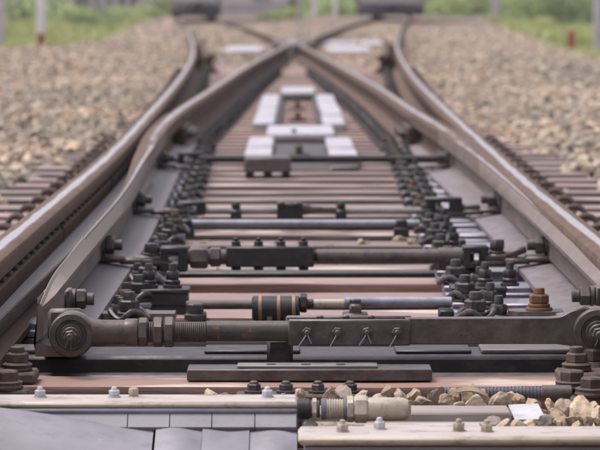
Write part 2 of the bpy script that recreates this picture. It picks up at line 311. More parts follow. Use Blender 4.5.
# ------------------------------------------------------------------ track geometry (z = 0 rail top, y = distance)
ZS = -.165                       # sleeper tops
O_L = pchip([(3.2, .557), (5.7, .557), (9.1, .560), (12.1, .598), (17.9, .69), (26, .88), (33.5, 1.13), (40.6, 1.40), (60, 2.15), (80, 3.08), (120, 4.75), (230, 9.2)])
O_R = pchip([(3.2, .588), (5.9, .588), (7.4, .594), (9.4, .615), (12.1, .645), (17.9, .73), (26, .92), (33.5, 1.145), (40.6, 1.41), (60, 2.15), (80, 3.02), (120, 4.6), (230, 8.9)])
G_L = pchip([(5.08, -.426), (6.5, -.420), (7.3, -.418), (9, -.438), (10.4, -.455), (11.8, -.465), (12.5, -.464), (15.3, -.42), (21.7, -.3125), (30.7, -.10), (34, -.02)])
G_R = pchip([(5.08, .553), (7.5, .555), (9.4, .538), (10.4, .522), (12.35, .487), (16.2, .4325), (21.7, .3125), (30.7, .10), (34, .02)])
HALF = [(0, 0), (.010, -.0002), (.018, -.0008), (.0245, -.002), (.0295, -.0045), (.0325, -.010), (.0325, -.034), (.020, -.042), (.0080, -.055), (.0075, -.112), (.020, -.125), (.0635, -.141), (.0635, -.153)]
PROF = [(u, z) for u, z in HALF[::-1]]+[(-u, z) for u, z in HALF[1:]]
PATT = [u if z > -.012 else 1.0 for u, z in PROF]
def ysamp(y0, y1):
    ys = [y0]
    while ys[-1] < y1: ys.append(min(y1, ys[-1]+max(.12, .02*ys[-1])))
    return ys
def rail_mesh(name, xf, y0, y1, parent=None, lean=None):
    mb = MB(); ys = ysamp(y0, y1)
    mb.sweep([[(xf(y)+u, y, z) for u, z in PROF] for y in ys], PATT)
    return mb.build(name, M['railtop'], parent, angle=30)
# ------------------------------------------------------------------ ground, ballast bed
BIN = pchip([(3, -.262), (20, -.262), (26, -.225), (33, -.185), (40, -.175), (300, -.175)])
EXT = pchip([(3, .46), (8, .36), (10.5, .33), (12, .28), (13.5, .18), (15, .12), (20, .08), (300, .10)])
EDL = pchip([(0, 6), (36, 6), (41, 4.0), (46, 3.2), (52, 3.1), (62, 3.5), (90, 4.7), (130, 6.4), (260, 12)])
EDR = pchip([(0, 3.3), (30, 3.3), (100, 6.8), (260, 15)])
def edgef(x, y): return EDL(y) if x < 0 else EDR(y)
EXL = pchip([(3, .46), (6, .34), (8, .25), (10.5, .23), (11.7, .20), (13, .12), (20, .08), (300, .08)])
def bhalf(x, y): return (O_L(y)+EXL(y) if x < 0 else O_R(y)+EXT(y))+.05*math.sin(y*5.3+x)
def zbed(x, y):
    half = bhalf(x, y)
    d = abs(x)-half
    base = BIN(y) if d < 0 else BIN(y)+(-.187-BIN(y))*min(1, d/.18)
    edge = edgef(x, y)
    e = abs(x)-edge
    if e > 0: base -= min(.25, e*.28)
    return base
def bed():
    xs = sorted(set(np.round(np.concatenate([np.linspace(-14, -2.4, 40), np.linspace(-2.4, 2.4, 61), np.linspace(2.4, 14, 40)]), 4)))
    ys = [2.0]
    while ys[-1] < 260: ys.append(ys[-1]+max(.15, .03*ys[-1]))
    V = []
    for y in ys:
        for x in xs:
            V.append((x, y, zbed(x, y)+.008*math.sin(x*7.1+y*3.3)+.006*math.sin(x*17-y*9)))
    n = len(xs); F = [(j*n+i, j*n+i+1, (j+1)*n+i+1, (j+1)*n+i) for j in range(len(ys)-1) for i in range(n-1)]
    mb = MB(); mb.add(V, F)
    return structure(mb.build('ballast', M['bed'], angle=80), 'bed of tan and grey crushed stone around the switch')
BED = bed()
mb = MB(); g = []; gx = [-700, -300, -100, -40, -14, -8, 8, 14, 40, 100, 300, 700]; gy = [-60, 0, 20, 40, 80, 160, 320, 700, 1400]
mb.add([(x, y, -.46 if abs(x) < 9 and y < 400 else -.42) for y in gy for x in gx], [(j*12+i, j*12+i+1, (j+1)*12+i+1, (j+1)*12+i) for j in range(8) for i in range(11)])
structure(mb.build('ground', M['soil'], angle=80), 'level ground of soil and short grass reaching the horizon')

# ------------------------------------------------------------------ sleepers with their chairs
def bolt_mesh(name, matname, r=.019, tall=1.0):
    b = MB()
    b.lathe((0, 0, 0), (0, 0, 1), [(r*1.45, 0), (r*1.5, .002), (r*1.45, .006), (r*1.2, .007)], 18)
    b.lathe((0, 0, .006), (0, 0, 1), [(r*1.05, 0), (r*1.22, .003), (r*1.22, .008), (r*1.05, .010)], 18)
    b.nut((0, 0, .016), (0, 0, 1), r*1.12, .022*tall)
    b.lathe((0, 0, .016+.022*tall), (0, 0, 1), [(r*.62, 0), (r*.62, .012), (r*.55, .015)], 12)
    return b.mesh(name, M[matname])
BM = {k: bolt_mesh('bolt', k) for k in ('bolt', 'brownbolt', 'rustbolt')}
BMS = bolt_mesh('bolt', 'bolt', .013, .8)
# spring clip: an open coil with two arms (seen as dark rings outside the rails)
def clip_mesh():
    b = MB(); pts = []
    for i in range(22):
        a = math.pi*(-.35+1.75*i/21); pts.append((.027*math.cos(a), -.016+.032*i/21, .032+.027*math.sin(a)))
    b.tube(pts, .008, 8)
    b.box((-.004, 0, .005), (.05, .045, .010), .003)
    return b.mesh('spring_clip', M['brownbolt'])
CLIP = clip_mesh()
def wave_clip():     # tension clamp beside the inner bolts
    b = MB(); pts = []
    for i in range(24):
        t = i/23; a = t*2*math.pi
        pts.append((.030*math.cos(a)*(1+.2*math.cos(2*a)), .030*math.sin(a), .010+.008*math.cos(3*a)))
    b.tube(pts, .006, 8, closed=True)
    return b.mesh('spring_clip', M['bolt'])
WCLIP = wave_clip()
def chair_mesh(side):      # base plate with raised slide table, origin at rail centre; +x points outwards
    b = MB()
    b.box((-.068, 0, .007), (.405, .15, .014), .003)
    b.box((-.105, 0, .0175), (.155, .115, .017), .003)
    b.box((.10, 0, .019), (.05, .11, .020), .004)
    b.box((-.245, 0, .020), (.055, .075, .012), .003)
    return b.mesh('slide_chair', M['slide'])
CHAIR = chair_mesh(1)
def tieplate_mesh():
    b = MB(); b.box((0, 0, .006), (.30, .15, .012), .003); b.box((.085, 0, .018), (.035, .1, .016), .003); b.box((-.085, 0, .018), (.035, .1, .016), .003)
    return b.mesh('tie_plate', M['bolt'])
TIE = tieplate_mesh()
DY = .35625
def sleeper_y(k): return 4.961+DY*k
SLP = []
tim = {}
for k in range(0, 60):
    if k == 1: continue                      # a steel channel lies here instead
    y = sleeper_y(k)
    hl, hr = O_L(y)+.46+random.uniform(-.05, .07), O_R(y)+.47+random.uniform(-.06, .07)
    if k == 0: lab = 'front timber sleeper with pale worn patches carrying a flat steel bar'
    elif k < 60: lab = ordinal(k)+' weathered pinkish timber sleeper behind the front one, between the rails'
    else: lab = 'far weathered timber sleeper in the close row near the pale covers and beyond'
    t = thing('sleeper', (0, y, ZS-.16), lab, 'sleeper', 'timber sleepers of the turnout')
    wid = .185 if k else .15
    yc = y if k else y+.0
    b = MB(); n = 7
    # a slightly uneven baulk: bevelled section swept along x with small wander
    sec = [(-.5, .0), (-.5, .93), (-.46, 1.0), (.46, 1.0), (.5, .93), (.5, 0)]
    rings = []
    for i in range(n+1):
        x = -hl+(hl+hr)*i/n; jy = random.uniform(-.004, .004); jz = random.uniform(-.0025, .0015)
        rings.append([(x, yc+jy+p[0]*wid, ZS-.16+p[1]*.16+(jz if p[1] > .5 else 0)) for p in sec])
    b.sweep(rings); b.build('timber', M['timber0'] if k == 0 else (M['timber'] if k in (3, 5) else (M['timber0'] if k >= 23 and random.random() < .8 else M['timberd'])), t)
    rot = random.uniform(-.01, .01)
    if 2 <= k <= 21:
        for s, of, gi in ((-1, O_L(y), .235), (1, O_R(y), .225)):
            if k in (2,) and s == 1: pass
            c = inst('slide_chair', CHAIR, t, (s*of, 0, .16), 0 if s > 0 else math.pi)
            # local x of chair points outwards
            inst('bolt', BM['bolt'] if random.random() < .93 else BM['brownbolt'], c, (-.245, random.uniform(-.004, .004), .026), random.uniform(0, 1))
            inst('spring_clip', WCLIP, c, (-.245, 0, .026), random.uniform(-.3, .3))
            inst('bolt', BMS, c, (-.222 if s < 0 else -.197, random.choice((-.045, .045)), .014), random.random(), (1.1, 1.1, 1.1))
            inst('spring_clip', CLIP, c, (.165, 0, .012), random.uniform(-.2, .2)+math.pi)
    elif k > 21:
        for s, xr in ((-1, -O_L(y)), (1, O_R(y)), (-1, G_L(y)-.0325), (1, G_R(y)+.0325)):
            c = inst('tie_plate', TIE, t, (xr, 0, .16))
            for q in (-1, 1): inst('bolt', BM['bolt'], c, (q*.115, 0, .012), random.uniform(0, 1), (1.25, 1.25, 1.2))
    SLP.append(t)
# far sleepers that can no longer be told apart
b = MB(); yy = sleeper_y(60)
while yy < 36: b.box(((O_R(yy)-O_L(yy))/2, yy, ZS-.08), (O_L(yy)+O_R(yy)+.95, .205, .16), .006); yy += DY
while yy < 150:
    for s, o in ((-1, O_L(yy)), (1, O_R(yy))): b.box((s*(o-.566), yy, ZS-.08), (2.0, .21, .16), .006)
    yy += .6
tag(b.build('far_sleepers', M['timber']), 'distant sleepers under the two tracks parting beyond the crossing', 'sleepers', kind='stuff')

# ------------------------------------------------------------------ rails
sl = thing('stock_rail', (-O_L(5), 3.3, -.153), 'rusty left stock rail with bright worn top beside the open blade', 'rail')
rail_mesh('rail', lambda y: -O_L(y), 3.3, 225, sl)
edges = [3.5, 5.02, 6.84, 8.68, 10.4, 12.0]
for a, c in zip(edges[:-1], edges[1:]):       # strips with lugs along the inner side of the left stock rail
    b = MB(); ys = np.linspace(a+.02, c-.03, 9)
    b.sweep([[(-O_L(y)+u, y, z) for u, z in ((.010, -.088), (.030, -.088), (.032, -.085), (.032, -.054), (.027, -.050), (.010, -.050))] for y in ys])
    yb = a+.1
    while yb < c-.08:
        b.box((-O_L(yb)+.021, yb, -.047), (.016, .045, .010), .003); yb += .125
    b.box((-O_L(c)+.024, c-.030, -.068), (.022, .012, .044), .002)
    b.build('web_strip', M['rail'], sl)
b = MB(); ys = np.linspace(3.5, 12.2, 60); rings = []
wfoot = pchip([(3.4, .046), (5.4, .050), (6.1, .060), (7.5, .072), (9, .062), (10, .044), (12.3, .038)])
for y in ys: rings.append([(-O_L(y)+u, y, z) for u, z in ((.009, -.128), (.009, -.080), (wfoot(y)*.55, -.083), (wfoot(y)-.002, -.087), (wfoot(y), -.090), (wfoot(y), -.100), (wfoot(y)*.8, -.128))])
b.sweep(rings); b.build('foot', M['foot'], sl, angle=25)
sr = thing('stock_rail', (O_R(5), 3.3, -.153), 'rusty right stock rail with bright worn top against the closed blade', 'rail')
rail_mesh('rail', lambda y: O_R(y), 3.3, 225, sr)

def blade(side, gf, label, y1=12.5):
    s = -1 if side == 'L' else 1      # u positive = towards the track centre
    t = thing('switch_blade', (gf(5.08), 5.08, -.139), label, 'switch blade')
    wf = pchip([(5.0, .007), (6.5, .010), (7.4, .014), (9.0, .043), (10.4, .065), (13, .065)])
    tf = pchip([(5.08, -.050), (5.25, -.032), (5.7, -.020), (7.0, -.010), (8.5, 0), (13, 0)])
    sl_ = pchip([(5.08, .020), (6.0, .016), (7.5, .012), (9.5, .002), (13, 0)])
    bk = pchip([(5.08, .008), (7.4, .016), (9.0, .048), (10.4, .068), (13, .068)])
    body, att = [], None
    ys = [5.08+i*.06 for i in range(8)]+list(np.linspace(5.6, y1, 60))
    for y in ys:
        top, W, q = tf(y), wf(y), sl_(y); B = bk(y)
        wb = .018 + min(.023, max(0, (W-.014)*.5)); e = min(1, max(0, (y-5.08)/.5)); wb = wb*(.45+.55*e)
        pts = [(0+.0, top-.004), (-.003, top), (-W*.5, top+.0004), (-W+.002, top), (-W, top-.004), (-W-.002, -.04), (-max(wb, B*.6), -.052), (-wb-.004, -.108), (-B-.004 if B < .03 else -.10, -.130), (-B-.004 if B < .03 else -.10, -.139),
               (.058, -.139), (.058, -.128), (-.015, -.116), (-wb+.010, -.106), (-wb+.008, -.062), (q-.006, -.052), (q, -.044), (q, -.036)]
        body.append([(gf(y)-s*u if s > 0 else gf(y)+u, y, z) for u, z in pts])
    att = []
    for y in ys:
        q = min(1, max(0, (y-8.5)/3.6)); att.append([a_+(b_-a_)*q for a_, b_ in zip((.03, .0, .020, .03, 1), (.0325, .0295, 0, .03, .0325))]+[1]*13)
    b = MB(); b.sweep(body, att)
    # material: bright top, planed side, foot
    me_n = len(body[0]); mi = []
    b.m = []
    for i in range(len(body)-1):
        for k in range(me_n):
            b.m.append(2 if (0 <= k <= 3 and ys[i] > 6.0) or (ys[i] > 10.7 and k not in (9, 10, 11)) else (1 if k in (9, 10, 11) else 0))
    b.m += [0, 0]
    b.build('blade', [M['blade'], M['foot'], M['railtop']], t, angle=28)
    return t
bl = blade('L', G_L, 'left switch blade standing open, planed grey point bolted to the front bar')
br = blade('R', G_R, 'right switch blade lying closed against the right stock rail')
def heel(parent, gf, s):      # bolted joint at the heel of a blade
    b = MB(); x = gf(12.5)-s*.012
    b.box((x, 12.5, -.078), (.024, .56, .062), .004)
    f = b.build('fishplate', M['rail'], parent)
    for dy in (-.2, -.07, .07, .2):
        b = MB(); b.nut((x-s*.012, 12.5+dy, -.078), (-s, 0, 0), .02, .022); b.cyl((x-s*.03, 12.5+dy, -.078), (x-s*.05, 12.5+dy, -.078), .011, 10); b.build('bolt', M['bolt'], f)
heel(bl, G_L, -1); heel(br, G_R, 1)
def closure(gf, s, label):
    t = thing('closure_rail', (gf(12.5), 12.5, -.153), label, 'rail')
    xf = lambda y: gf(y)+s*.0325
    rail_mesh('rail', xf, 12.53, 32.6, t)
    # wing: bends away along the opposite nose rail
    b = MB(); x0 = xf(32.6)
    def wx(y): return xf(y) if y < 33.0 else xf(33.0)+s*(y-33.0)*.045
    b.sweep([[(wx(y)+u, y, z) for u, z in PROF] for y in np.linspace(32.62, 37, 20)], PATT); b.build('wing_rail', M['railtop'], t, angle=30)
closure(G_L, -1, 'curved rail running from the left blade up to the crossing')
closure(G_R, 1, 'curved rail running from the right blade up to the crossing')
# nose of the crossing and the rails beyond it
NL = lambda y: -(O_L(y)-1.132); NR = lambda y: O_R(y)-1.132
t = thing('crossing_nose', (0, 34.1, -.153), 'pointed crossing nose where the two inner rails meet', 'crossing')
b = MB(); ys = list(np.linspace(34.1, 36.4, 12)); rings = []
for y in ys:
    hw = max(.012, abs(NR(y))+.0325 if y > 34.6 else .012+.022*(y-34.1)/.5*2); hw = .012+.05*(y-34.1)
    rings.append([(-hw, y, -.153), (-hw, y, -.012), (-hw+.006, y, -.002), (hw-.006, y, -.002), (hw, y, -.012), (hw, y, -.153)])
b.sweep(rings); b.build('nose', M['slide'], t)
b = MB(); b.box((0, 34.6, -.149), (.55, 3.2, .02), .004); b.build('base_plate', M['rail'], t)
for nm, f, lab in (('L', NL, 'inner rail of the left track leaving the crossing'), ('R', NR, 'inner rail of the right track leaving the crossing')):
    o = thing('running_rail', (f(36.5), 36.5, -.153), lab, 'rail'); rail_mesh('rail', f, 36.5, 225, o)
for s, of, lab in ((-1, O_L, 'short dark check rail inside the left outer rail'), (1, O_R, 'short dark check rail inside the right outer rail')):
    o = thing('check_rail', (s*(of(30)-.12), 26.5, -.153), lab, 'check rail')
    def cf(y, s=s, of=of):
        fl = max(0, 27.3-y, y-37.2)*.06
        return s*(of(y)-.118-fl)
    rail = rail_mesh('rail', cf, 26.5, 38, o); rail.data.materials[0] = M['rail']
    b = MB()
    for yb in np.arange(27.4, 37.6, .71): b.box((s*(of(yb)-.06), yb, -.08), (.055, .12, .05), .004)
    b.build('spacer_block', M['rail'], o)

# ------------------------------------------------------------------ brackets on the blades
def bracket(parent, gf, y, s):      # s=+1 left blade (bolt points to +x), -1 right blade
    x0 = gf(y)-s*.014
    b = MB()
    b.box((x0, y, -.083), (.016, .07, .062), .004)
    b.box((x0+s*.03, y, -.108), (.06, .066, .014), .005)
    b.box((x0+s*.075, y, -.112), (.06, .06, .014), .005)
    b.box((x0+s*.125, y, -.116), (.07, .052, .016), .006)
    o = b.build('bracket', M['steel'], parent)
    b = MB(); b.lathe((x0+s*.008, y, -.078), (s, 0, 0), [(.022, 0), (.023, .002), (.022, .006)], 16); b.nut((x0+s*.014, y, -.078), (s, 0, 0), .021, .020)
    b.cyl((x0+s*.030, y, -.078), (x0+s*.052, y, -.078), .012, 12)
    b.build('bolt', M['steel'], o)
RODY = [5.06, 6.67, 8.22, 10.45]
for i, y in enumerate(RODY[1:]):
    bracket(bl, G_L, y, 1); bracket(br, G_R, y, -1)
# bolts by the points
b = MB(); p = P(70, 299, 5.22)
b.box((p.x-.002, 5.22, p.z), (.012, .05, .036), .003); b.lathe((p.x+.004, 5.22, p.z), (1, 0, 0), [(.018, 0), (.018, .006)], 14); b.nut((p.x+.010, 5.22, p.z), (1, 0, 0), .0185, .018, phase=.1); b.cyl((p.x+.028, 5.22, p.z), (p.x+.042, 5.22, p.z), .011, 12)
b.build('bolt', M['steel'], bl)
b = MB(); p = P(596, 296, 5.22)
b.box((p.x+.004, 5.22, p.z), (.012, .05, .036), .003); b.lathe((p.x-.004, 5.22, p.z), (-1, 0, 0), [(.018, 0), (.018, .006)], 14); b.nut((p.x-.010, 5.22, p.z), (-1, 0, 0), .0185, .018, phase=.1); b.cyl((p.x-.028, 5.22, p.z), (p.x-.042, 5.22, p.z), .011, 12)
b.build('bolt', M['steel'], br)

# ------------------------------------------------------------------ front stretcher bar
Y1 = RODY[0]-.03; s1 = FPX/Y1
X = lambda px: PX(px, Y1); Z = lambda py: PZ(py, Y1)
zr = Z(332)
t = thing('stretcher_bar', (X(300), Y1, Z(345)), 'front stretcher bar with round eyes and cotter-pinned plate in sharp focus', 'stretcher bar')
def eye(px, py, r, name='eye'):
    c = P(px, py, Y1)
    b = MB(); R = r/s1
    b.lathe((c.x, Y1+.022, c.z), (0, -1, 0), [(R*.97, 0), (R, .002), (R, .038), (R*.93, .044), (R*.70, .045), (R*.66, .040), (R*.5, .040)], 40)
    o = b.build(name, M['steel'], t)
    b = MB(); b.lathe((c.x, Y1-.018, c.z), (0, -1, 0), [(R*.52, 0), (R*.52, .004), (R*.48, .006)], 28)
    b.lathe((c.x, Y1-.024, c.z), (0, -1, 0), [(R*.40, 0), (R*.40, .006), (R*.36, .008)], 24); b.nut((c.x, Y1-.032, c.z), (0, -1, 0), R*.30, .012, phase=.2)
    b.cyl((c.x, Y1-.044, c.z), (c.x, Y1-.056, c.z), R*.17, 14)
    q = b.build('pin', M['steel'], o)
    b = MB(); b.tube([(c.x+.004, Y1-.048, c.z-.001), (c.x+.001, Y1-.051, c.z-.012), (c.x+.002, Y1-.050, c.z-.022)], .0016, 6)
    b.tube([(c.x-.003, Y1-.048, c.z-.001), (c.x-.004, Y1-.051, c.z-.010), (c.x-.008, Y1-.050, c.z-.018)], .0016, 6); b.build('cotter_pin', M['steel'], o)
    return o
eye(72, 334, 22.5); eye(597, 332, 25)
# neck plate behind the left eye joining the blade point
b = MB(); b.box((X(64), Y1+.036, Z(327)), (.06, .022, .055), .006); b.build('lug', M['steel'], t)
b = MB(); b.box((X(600), Y1+.036, Z(327)), (.06, .022, .055), .006); b.build('lug', M['steel'], t)
b = MB()
b.lathe((X(88), Y1, zr), (1, 0, 0), [(.024, 0), (.0215, .010), (.0205, .030), (.0205, X(126)-X(88))], 28)
b.lathe((X(125), Y1, zr), (1, 0, 0), [(.0215, 0), (.0225, .002), (.0225, X(138)-X(125)-.002), (.0215, X(138)-X(125))], 28)
b.build('shank', M['steel'], t)
b = MB(); b.nut((X(138), Y1, zr), (1, 0, 0), .0245, X(148)-X(138), phase=.25); b.build('nut', M['steel'], t)
b = MB(); b.nut((X(153), Y1, zr), (1, 0, 0), .0255, X(163)-X(153), phase=.6); b.build('nut', M['steel'], t)
b = MB(); b.nut((X(164), Y1, zr), (1, 0, 0), .0255, X(174)-X(164), phase=.45); b.build('nut', M['steel'], t)
pr = []; L = X(207)-X(146); n = 30
for i in range(n): pr += [(.0168, L*i/n), (.0182, L*(i+.35)/n), (.0168, L*(i+.7)/n)]
b = MB(); b.lathe((X(146), Y1, zr), (1, 0, 0), pr, 24); b.build('threaded_rod', M['steel'], t)
M['tubepaint'] = mat('scuffed_tube', (.045, .038, .036), (.085, .073, .068), .45, .3, 30, (.30, .12, .04), .30, 26, bump=.1, dust=((.2, .165, .145), .5))
b = MB(); b.cyl((X(205), Y1, Z(331)), (X(292), Y1, Z(331)), .0172, 28, .003); b.build('tube', M['tubepaint'], t)
b = MB(); b.box(((X(288)+X(410))/2, Y1-.012, Z(331.5)), (X(410)-X(288), .016, 26/s1), .0025)
b.box(((X(286)+X(412))/2, Y1+.012, Z(331)), (X(412)-X(286), .016, 29/s1), .0025)
pl = b.build('clamp_plate', M['steel'], t)
for px in (307, 337, 366.5, 396.5):
    c = P(px, 330.5, Y1); yf = Y1-.020
    b = MB(); b.lathe((c.x, yf, c.z), (0, -1, 0), [(.0115, 0), (.0115, .002)], 18); b.nut((c.x, yf-.002, c.z), (0, -1, 0), .0088, .010, phase=random.random()); b.cyl((c.x, yf-.012, c.z), (c.x, yf-.019, c.z), .0048, 12)
    bo = b.build('bolt', M['steel'], pl)
    b = MB()
    for dx, dz in ((-.013, -.021), (.007, -.018)) if px not in (337, 396.5) else ((-.012, -.023), (-.008, -.016)):
        b.tube([(c.x, yf-.016, c.z), (c.x+dx*.3, yf-.018, c.z+dz*.35), (c.x+dx, yf-.015, c.z+dz)], .0011, 6)
    b.build('cotter_pin', M['pipe'], bo)
for px in (320, 346, 371):
    c = P(px, 317.5, Y1); b = MB(); b.box((c.x, Y1+.008, c.z), (.012, .012, .006), .002); b.build('rivet', M['steel'], pl)
b = MB()      # flat bar with a waisted, rising right end
poly = [(405, 317.5), (550, 317), (561, 315.5), (572, 309.5), (584, 306), (595, 310), (595, 350), (580, 349), (568, 345), (556, 343.5), (405, 343.5)]
for yy_ in (0,):
    f = [(X(a), Y1-.009, Z(c)) for a, c in poly]; k_ = [(X(a), Y1+.011, Z(c)) for a, c in poly]; n = len(poly)
    f2 = [((p_[0]-X(500))*.994+X(500), p_[1]-.002, (p_[2]-Z(331))*.93+Z(331)) for p_ in f]
    b.add(f2+f+k_, [tuple(range(n))]+[(n+i, i, (i+1) % n, n+(i+1) % n) for i in range(n)]+[(2*n+i, n+i, n+(i+1) % n, 2*n+(i+1) % n) for i in range(n)]+[tuple(range(3*n-1, 2*n-1, -1))])
b.build('flat_bar', M['steel'], t, angle=25)

# ------------------------------------------------------------------ second stretcher bar
Y2 = RODY[1]; X = lambda px: PX(px, Y2); Z = lambda py: PZ(py, Y2)
t = thing('stretcher_bar', (X(300), Y2, Z(268)), 'second stretcher bar with four upright bolts and thick round tube', 'stretcher bar')
def fork(px0, px1, py0, py1, Yr, t, name='fork'):
    Xr = lambda q: PX(q, Yr); Zr = lambda q: PZ(q, Yr); h = Zr(py0)-Zr(py1); cz = (Zr(py0)+Zr(py1))/2; L = Xr(px1)-Xr(px0); cx = (Xr(px0)+Xr(px1))/2
    b = MB(); w_ = h*.30
    b.box((cx, Yr, cz+h/2-w_/2), (L, .05, w_), .004); b.box((cx, Yr, cz-h/2+w_/2), (L, .05, w_), .004)
    b.box((cx-L/2+L*.15, Yr, cz), (L*.3, .0496, h*.6), .002); b.box((cx+L/2-L*.17, Yr, cz), (L*.34, .0496, h*.6), .002)
    return b.build(name, M['black'], t)
fork(160, 188, 246, 271, Y2, t); fork(462, 488, 245, 268, Y2, t)
b = MB(); b.cyl((X(184), Y2, Z(257)), (X(232), Y2, Z(257)), .017, 20); b.nut((X(190), Y2, Z(257)), (1, 0, 0), .026, X(208)-X(190)); b.nut((X(210), Y2, Z(257)), (1, 0, 0), .023, X(221)-X(210), phase=.1); b.build('threaded_rod', M['steel'], t)
b = MB(); b.box(((X(226)+X(314))/2, Y2-.016, Z(256)), (X(314)-X(226), .028, 20/(FPX/Y2)), .003); b.box(((X(226)+X(314))/2, Y2+.016, Z(256)), (X(314)-X(226)-.01, .028, 18/(FPX/Y2)), .003)
pl = b.build('clamp_plate', M['black'], t)
for px in (236, 258.5, 281, 303.5):
    b = MB(); x = X(px); zt = Z(247); zb_ = Z(265)
    b.lathe((x, Y2, zt), (0, 0, 1), [(.013, 0), (.013, .003), (.0095, .004)], 14); b.nut((x, Y2, zt+.003), (0, 0, 1), .0105, .010); b.cyl((x, Y2, zt+.013), (x, Y2, zt+.021), .0055, 10)
    b.nut((x, Y2, zb_), (0, 0, -1), .0115, .011); b.build('bolt', M['black'], pl)
b = MB(); b.lathe((X(312), Y2, Z(256.5)), (1, 0, 0), [(.006, 0), (.0165, .012), (.0165, X(440)-X(312))], 26); b.build('tube', M['steel'], t)
b = MB(); b.cyl((X(438), Y2, Z(256.5)), (X(464), Y2, Z(256.5)), .020, 20); b.build('socket', M['steel'], t)
# arms from the forks to the blade brackets
b = MB(); b.box(((X(133)+X(163))/2, Y2, Z(259)), (X(163)-X(133), .05, .016), .004); b.box(((X(488)+X(512))/2, Y2, Z(257)), (X(512)-X(488)+.02, .05, .016), .004)
b.box((X(515), Y2, Z(252)), (.05, .05, .016), .004, Matrix.Rotation(-.35, 3, 'Y')); b.build('arm', M['steel'], t)
b = MB(); 
b.lathe((X(152), Y2-.005, Z(256)), (0, 0, 1), [(.018, 0), (.018, .006), (.015, .008)], 16); b.nut((X(152), Y2-.005, Z(253)), (0, 0, 1), .017, .022); b.build('bolt', M['bolt'], t)
b = MB(); b.lathe((X(497), Y2-.005, Z(254)), (0, 0, 1), [(.018, 0), (.018, .006), (.015, .008)], 16); b.nut((X(497), Y2-.005, Z(250)), (0, 0, 1), .017, .024); b.build('bolt', M['bolt'], t)

# ------------------------------------------------------------------ third stretcher bar
Y3 = RODY[2]; X = lambda px: PX(px, Y3); Z = lambda py: PZ(py, Y3); s3 = FPX/Y3
t = thing('stretcher_bar', (X(300), Y3, Z(222)), 'third stretcher bar, thin rod with dark square block at its middle', 'stretcher bar')
fork(178, 206, 201, 215, Y3, t); fork(424, 462, 197, 213, Y3, t)
b = MB(); b.cyl((X(200), Y3, Z(211)), (X(430), Y3, Z(211)), .010, 18); b.build('tube', M['greybox'], t)
b = MB(); b.box((X(290), Y3-.006, Z(212)), (26/s3, .06, 20/s3), .005); b.box((X(281), Y3-.02, Z(204)), (8/s3, .05, 6/s3), .003); b.box((X(297), Y3-.02, Z(204)), (8/s3, .05, 5/s3), .003); b.build('block', M['black'], t)
b = MB(); b.lathe((X(303), Y3-.01, Z(209)), (1, 0, 0), [(.016, 0), (.016, .01), (.009, .025), (.007, .06), (.007, X(336)-X(303))], 16); b.build('spindle', M['steel'], t)
for px in (236, 341):
    b = MB(); b.box((X(px), Y3, Z(215)), (11/s3, .045, 11/s3), .004); b.nut((X(px), Y3, Z(210)), (0, 0, 1), .013, .018); b.cyl((X(px), Y3, Z(204.5)), (X(px), Y3, Z(202)), .007, 10); b.build('clamp', M['black'], t)
b = MB(); b.box(((X(166)+X(180))/2, Y3, Z(211)), (X(180)-X(160), .045, .015), .004); b.box(((X(462)+X(478))/2, Y3, Z(207)), (X(480)-X(460), .045, .015), .004); b.build('arm', M['steel'], t)
# ------------------------------------------------------------------ fourth stretcher bar with the grey box
Y4 = RODY[3]+.35; X = lambda px: PX(px, Y4); Z = lambda py: PZ(py, Y4); s4 = FPX/Y4
t = thing('stretcher_bar', (X(300), Y4, Z(172)), 'fourth, farthest stretcher bar, dark rod passing the pale covers', 'stretcher bar')
b = MB(); b.cyl((X(196), Y4, Z(159)), (X(440), Y4, Z(159)), .014, 18); b.build('tube', M['black'], t)
fork(178, 200, 152, 166, Y4, t); fork(436, 456, 150, 164, Y4, t)
b = MB(); b.box((X(170), Y4, Z(160)), (22/s4, .045, .015), .004); b.box((X(461), Y4, Z(158)), (18/s4, .045, .015), .004); b.build('arm', M['steel'], t)
t = thing('drive_box', (X(268), Y4-.06, ZS), 'dull grey metal box in front of the left pale covers', 'box')
b = MB(); b.box((X(268), Y4-.055, Z(163)), (46/s4, .14, 15/s4), .006); bb = b.build('case', M['darkbox'], t)
b = MB()
for px in (250, 268, 286): b.box((X(px), Y4-.055, (Z(171)+ZS)/2), (.03, .1, abs(Z(171)-ZS)+.004), .003)
b.build('foot', M['black'], t)

# ------------------------------------------------------------------ thin detector pipes
def pipe(y, x0, x1, z, r, label, name='pipe', m='pipe', extra=None):
    t = thing(name, ((x0+x1)/2, y, z-r), label, 'pipe')
    b = MB(); b.cyl((x0, y, z), (x1, y, z), r, 20, .002); b.build('tube', M[m], t)
    for x in (x0+.05, x1-.05):
        b = MB(); b.box((x, y, z-r*.2), (.03, .035, r*2.6), .004); b.box((x, y, (z-r+ZS)/2), (.04, .05, abs(z-r-ZS)), .002); b.build('clamp', M['black'], t)
    return t
pipe(8.02, PX(168, 8.02), PX(420, 8.02), PZ(223.5, 8.02), .0105, 'bluish steel pipe lying just in front of the third stretcher bar')
Yp = 5.93; X = lambda px: PX(px, Yp); Z = lambda py: PZ(py, Yp)
t = thing('detector_rod', (X(330), Yp, Z(310)), 'detector rod with black and copper banded coupling behind the front bar', 'detector rod')
b = MB(); b.cyl((X(186), Yp, Z(305)), (X(256), Yp, Z(305)), .0085, 18); b.build('rod', M['steel'], t)
zc = Z(308)
b = MB(); b.lathe((X(252), Yp, zc), (1, 0, 0), [(.020, 0), (.024, .003), (.024, X(300)-X(252)-.003), (.020, X(300)-X(252))], 24); cp = b.build('coupling', M['black'], t)
for px in (258.5, 277, 292):
    b = MB(); b.lathe((X(px), Yp, zc), (1, 0, 0), [(.0245, 0), (.0255, .001), (.0255, .006), (.0245, .007)], 24); b.build('band', M['copper'], cp)
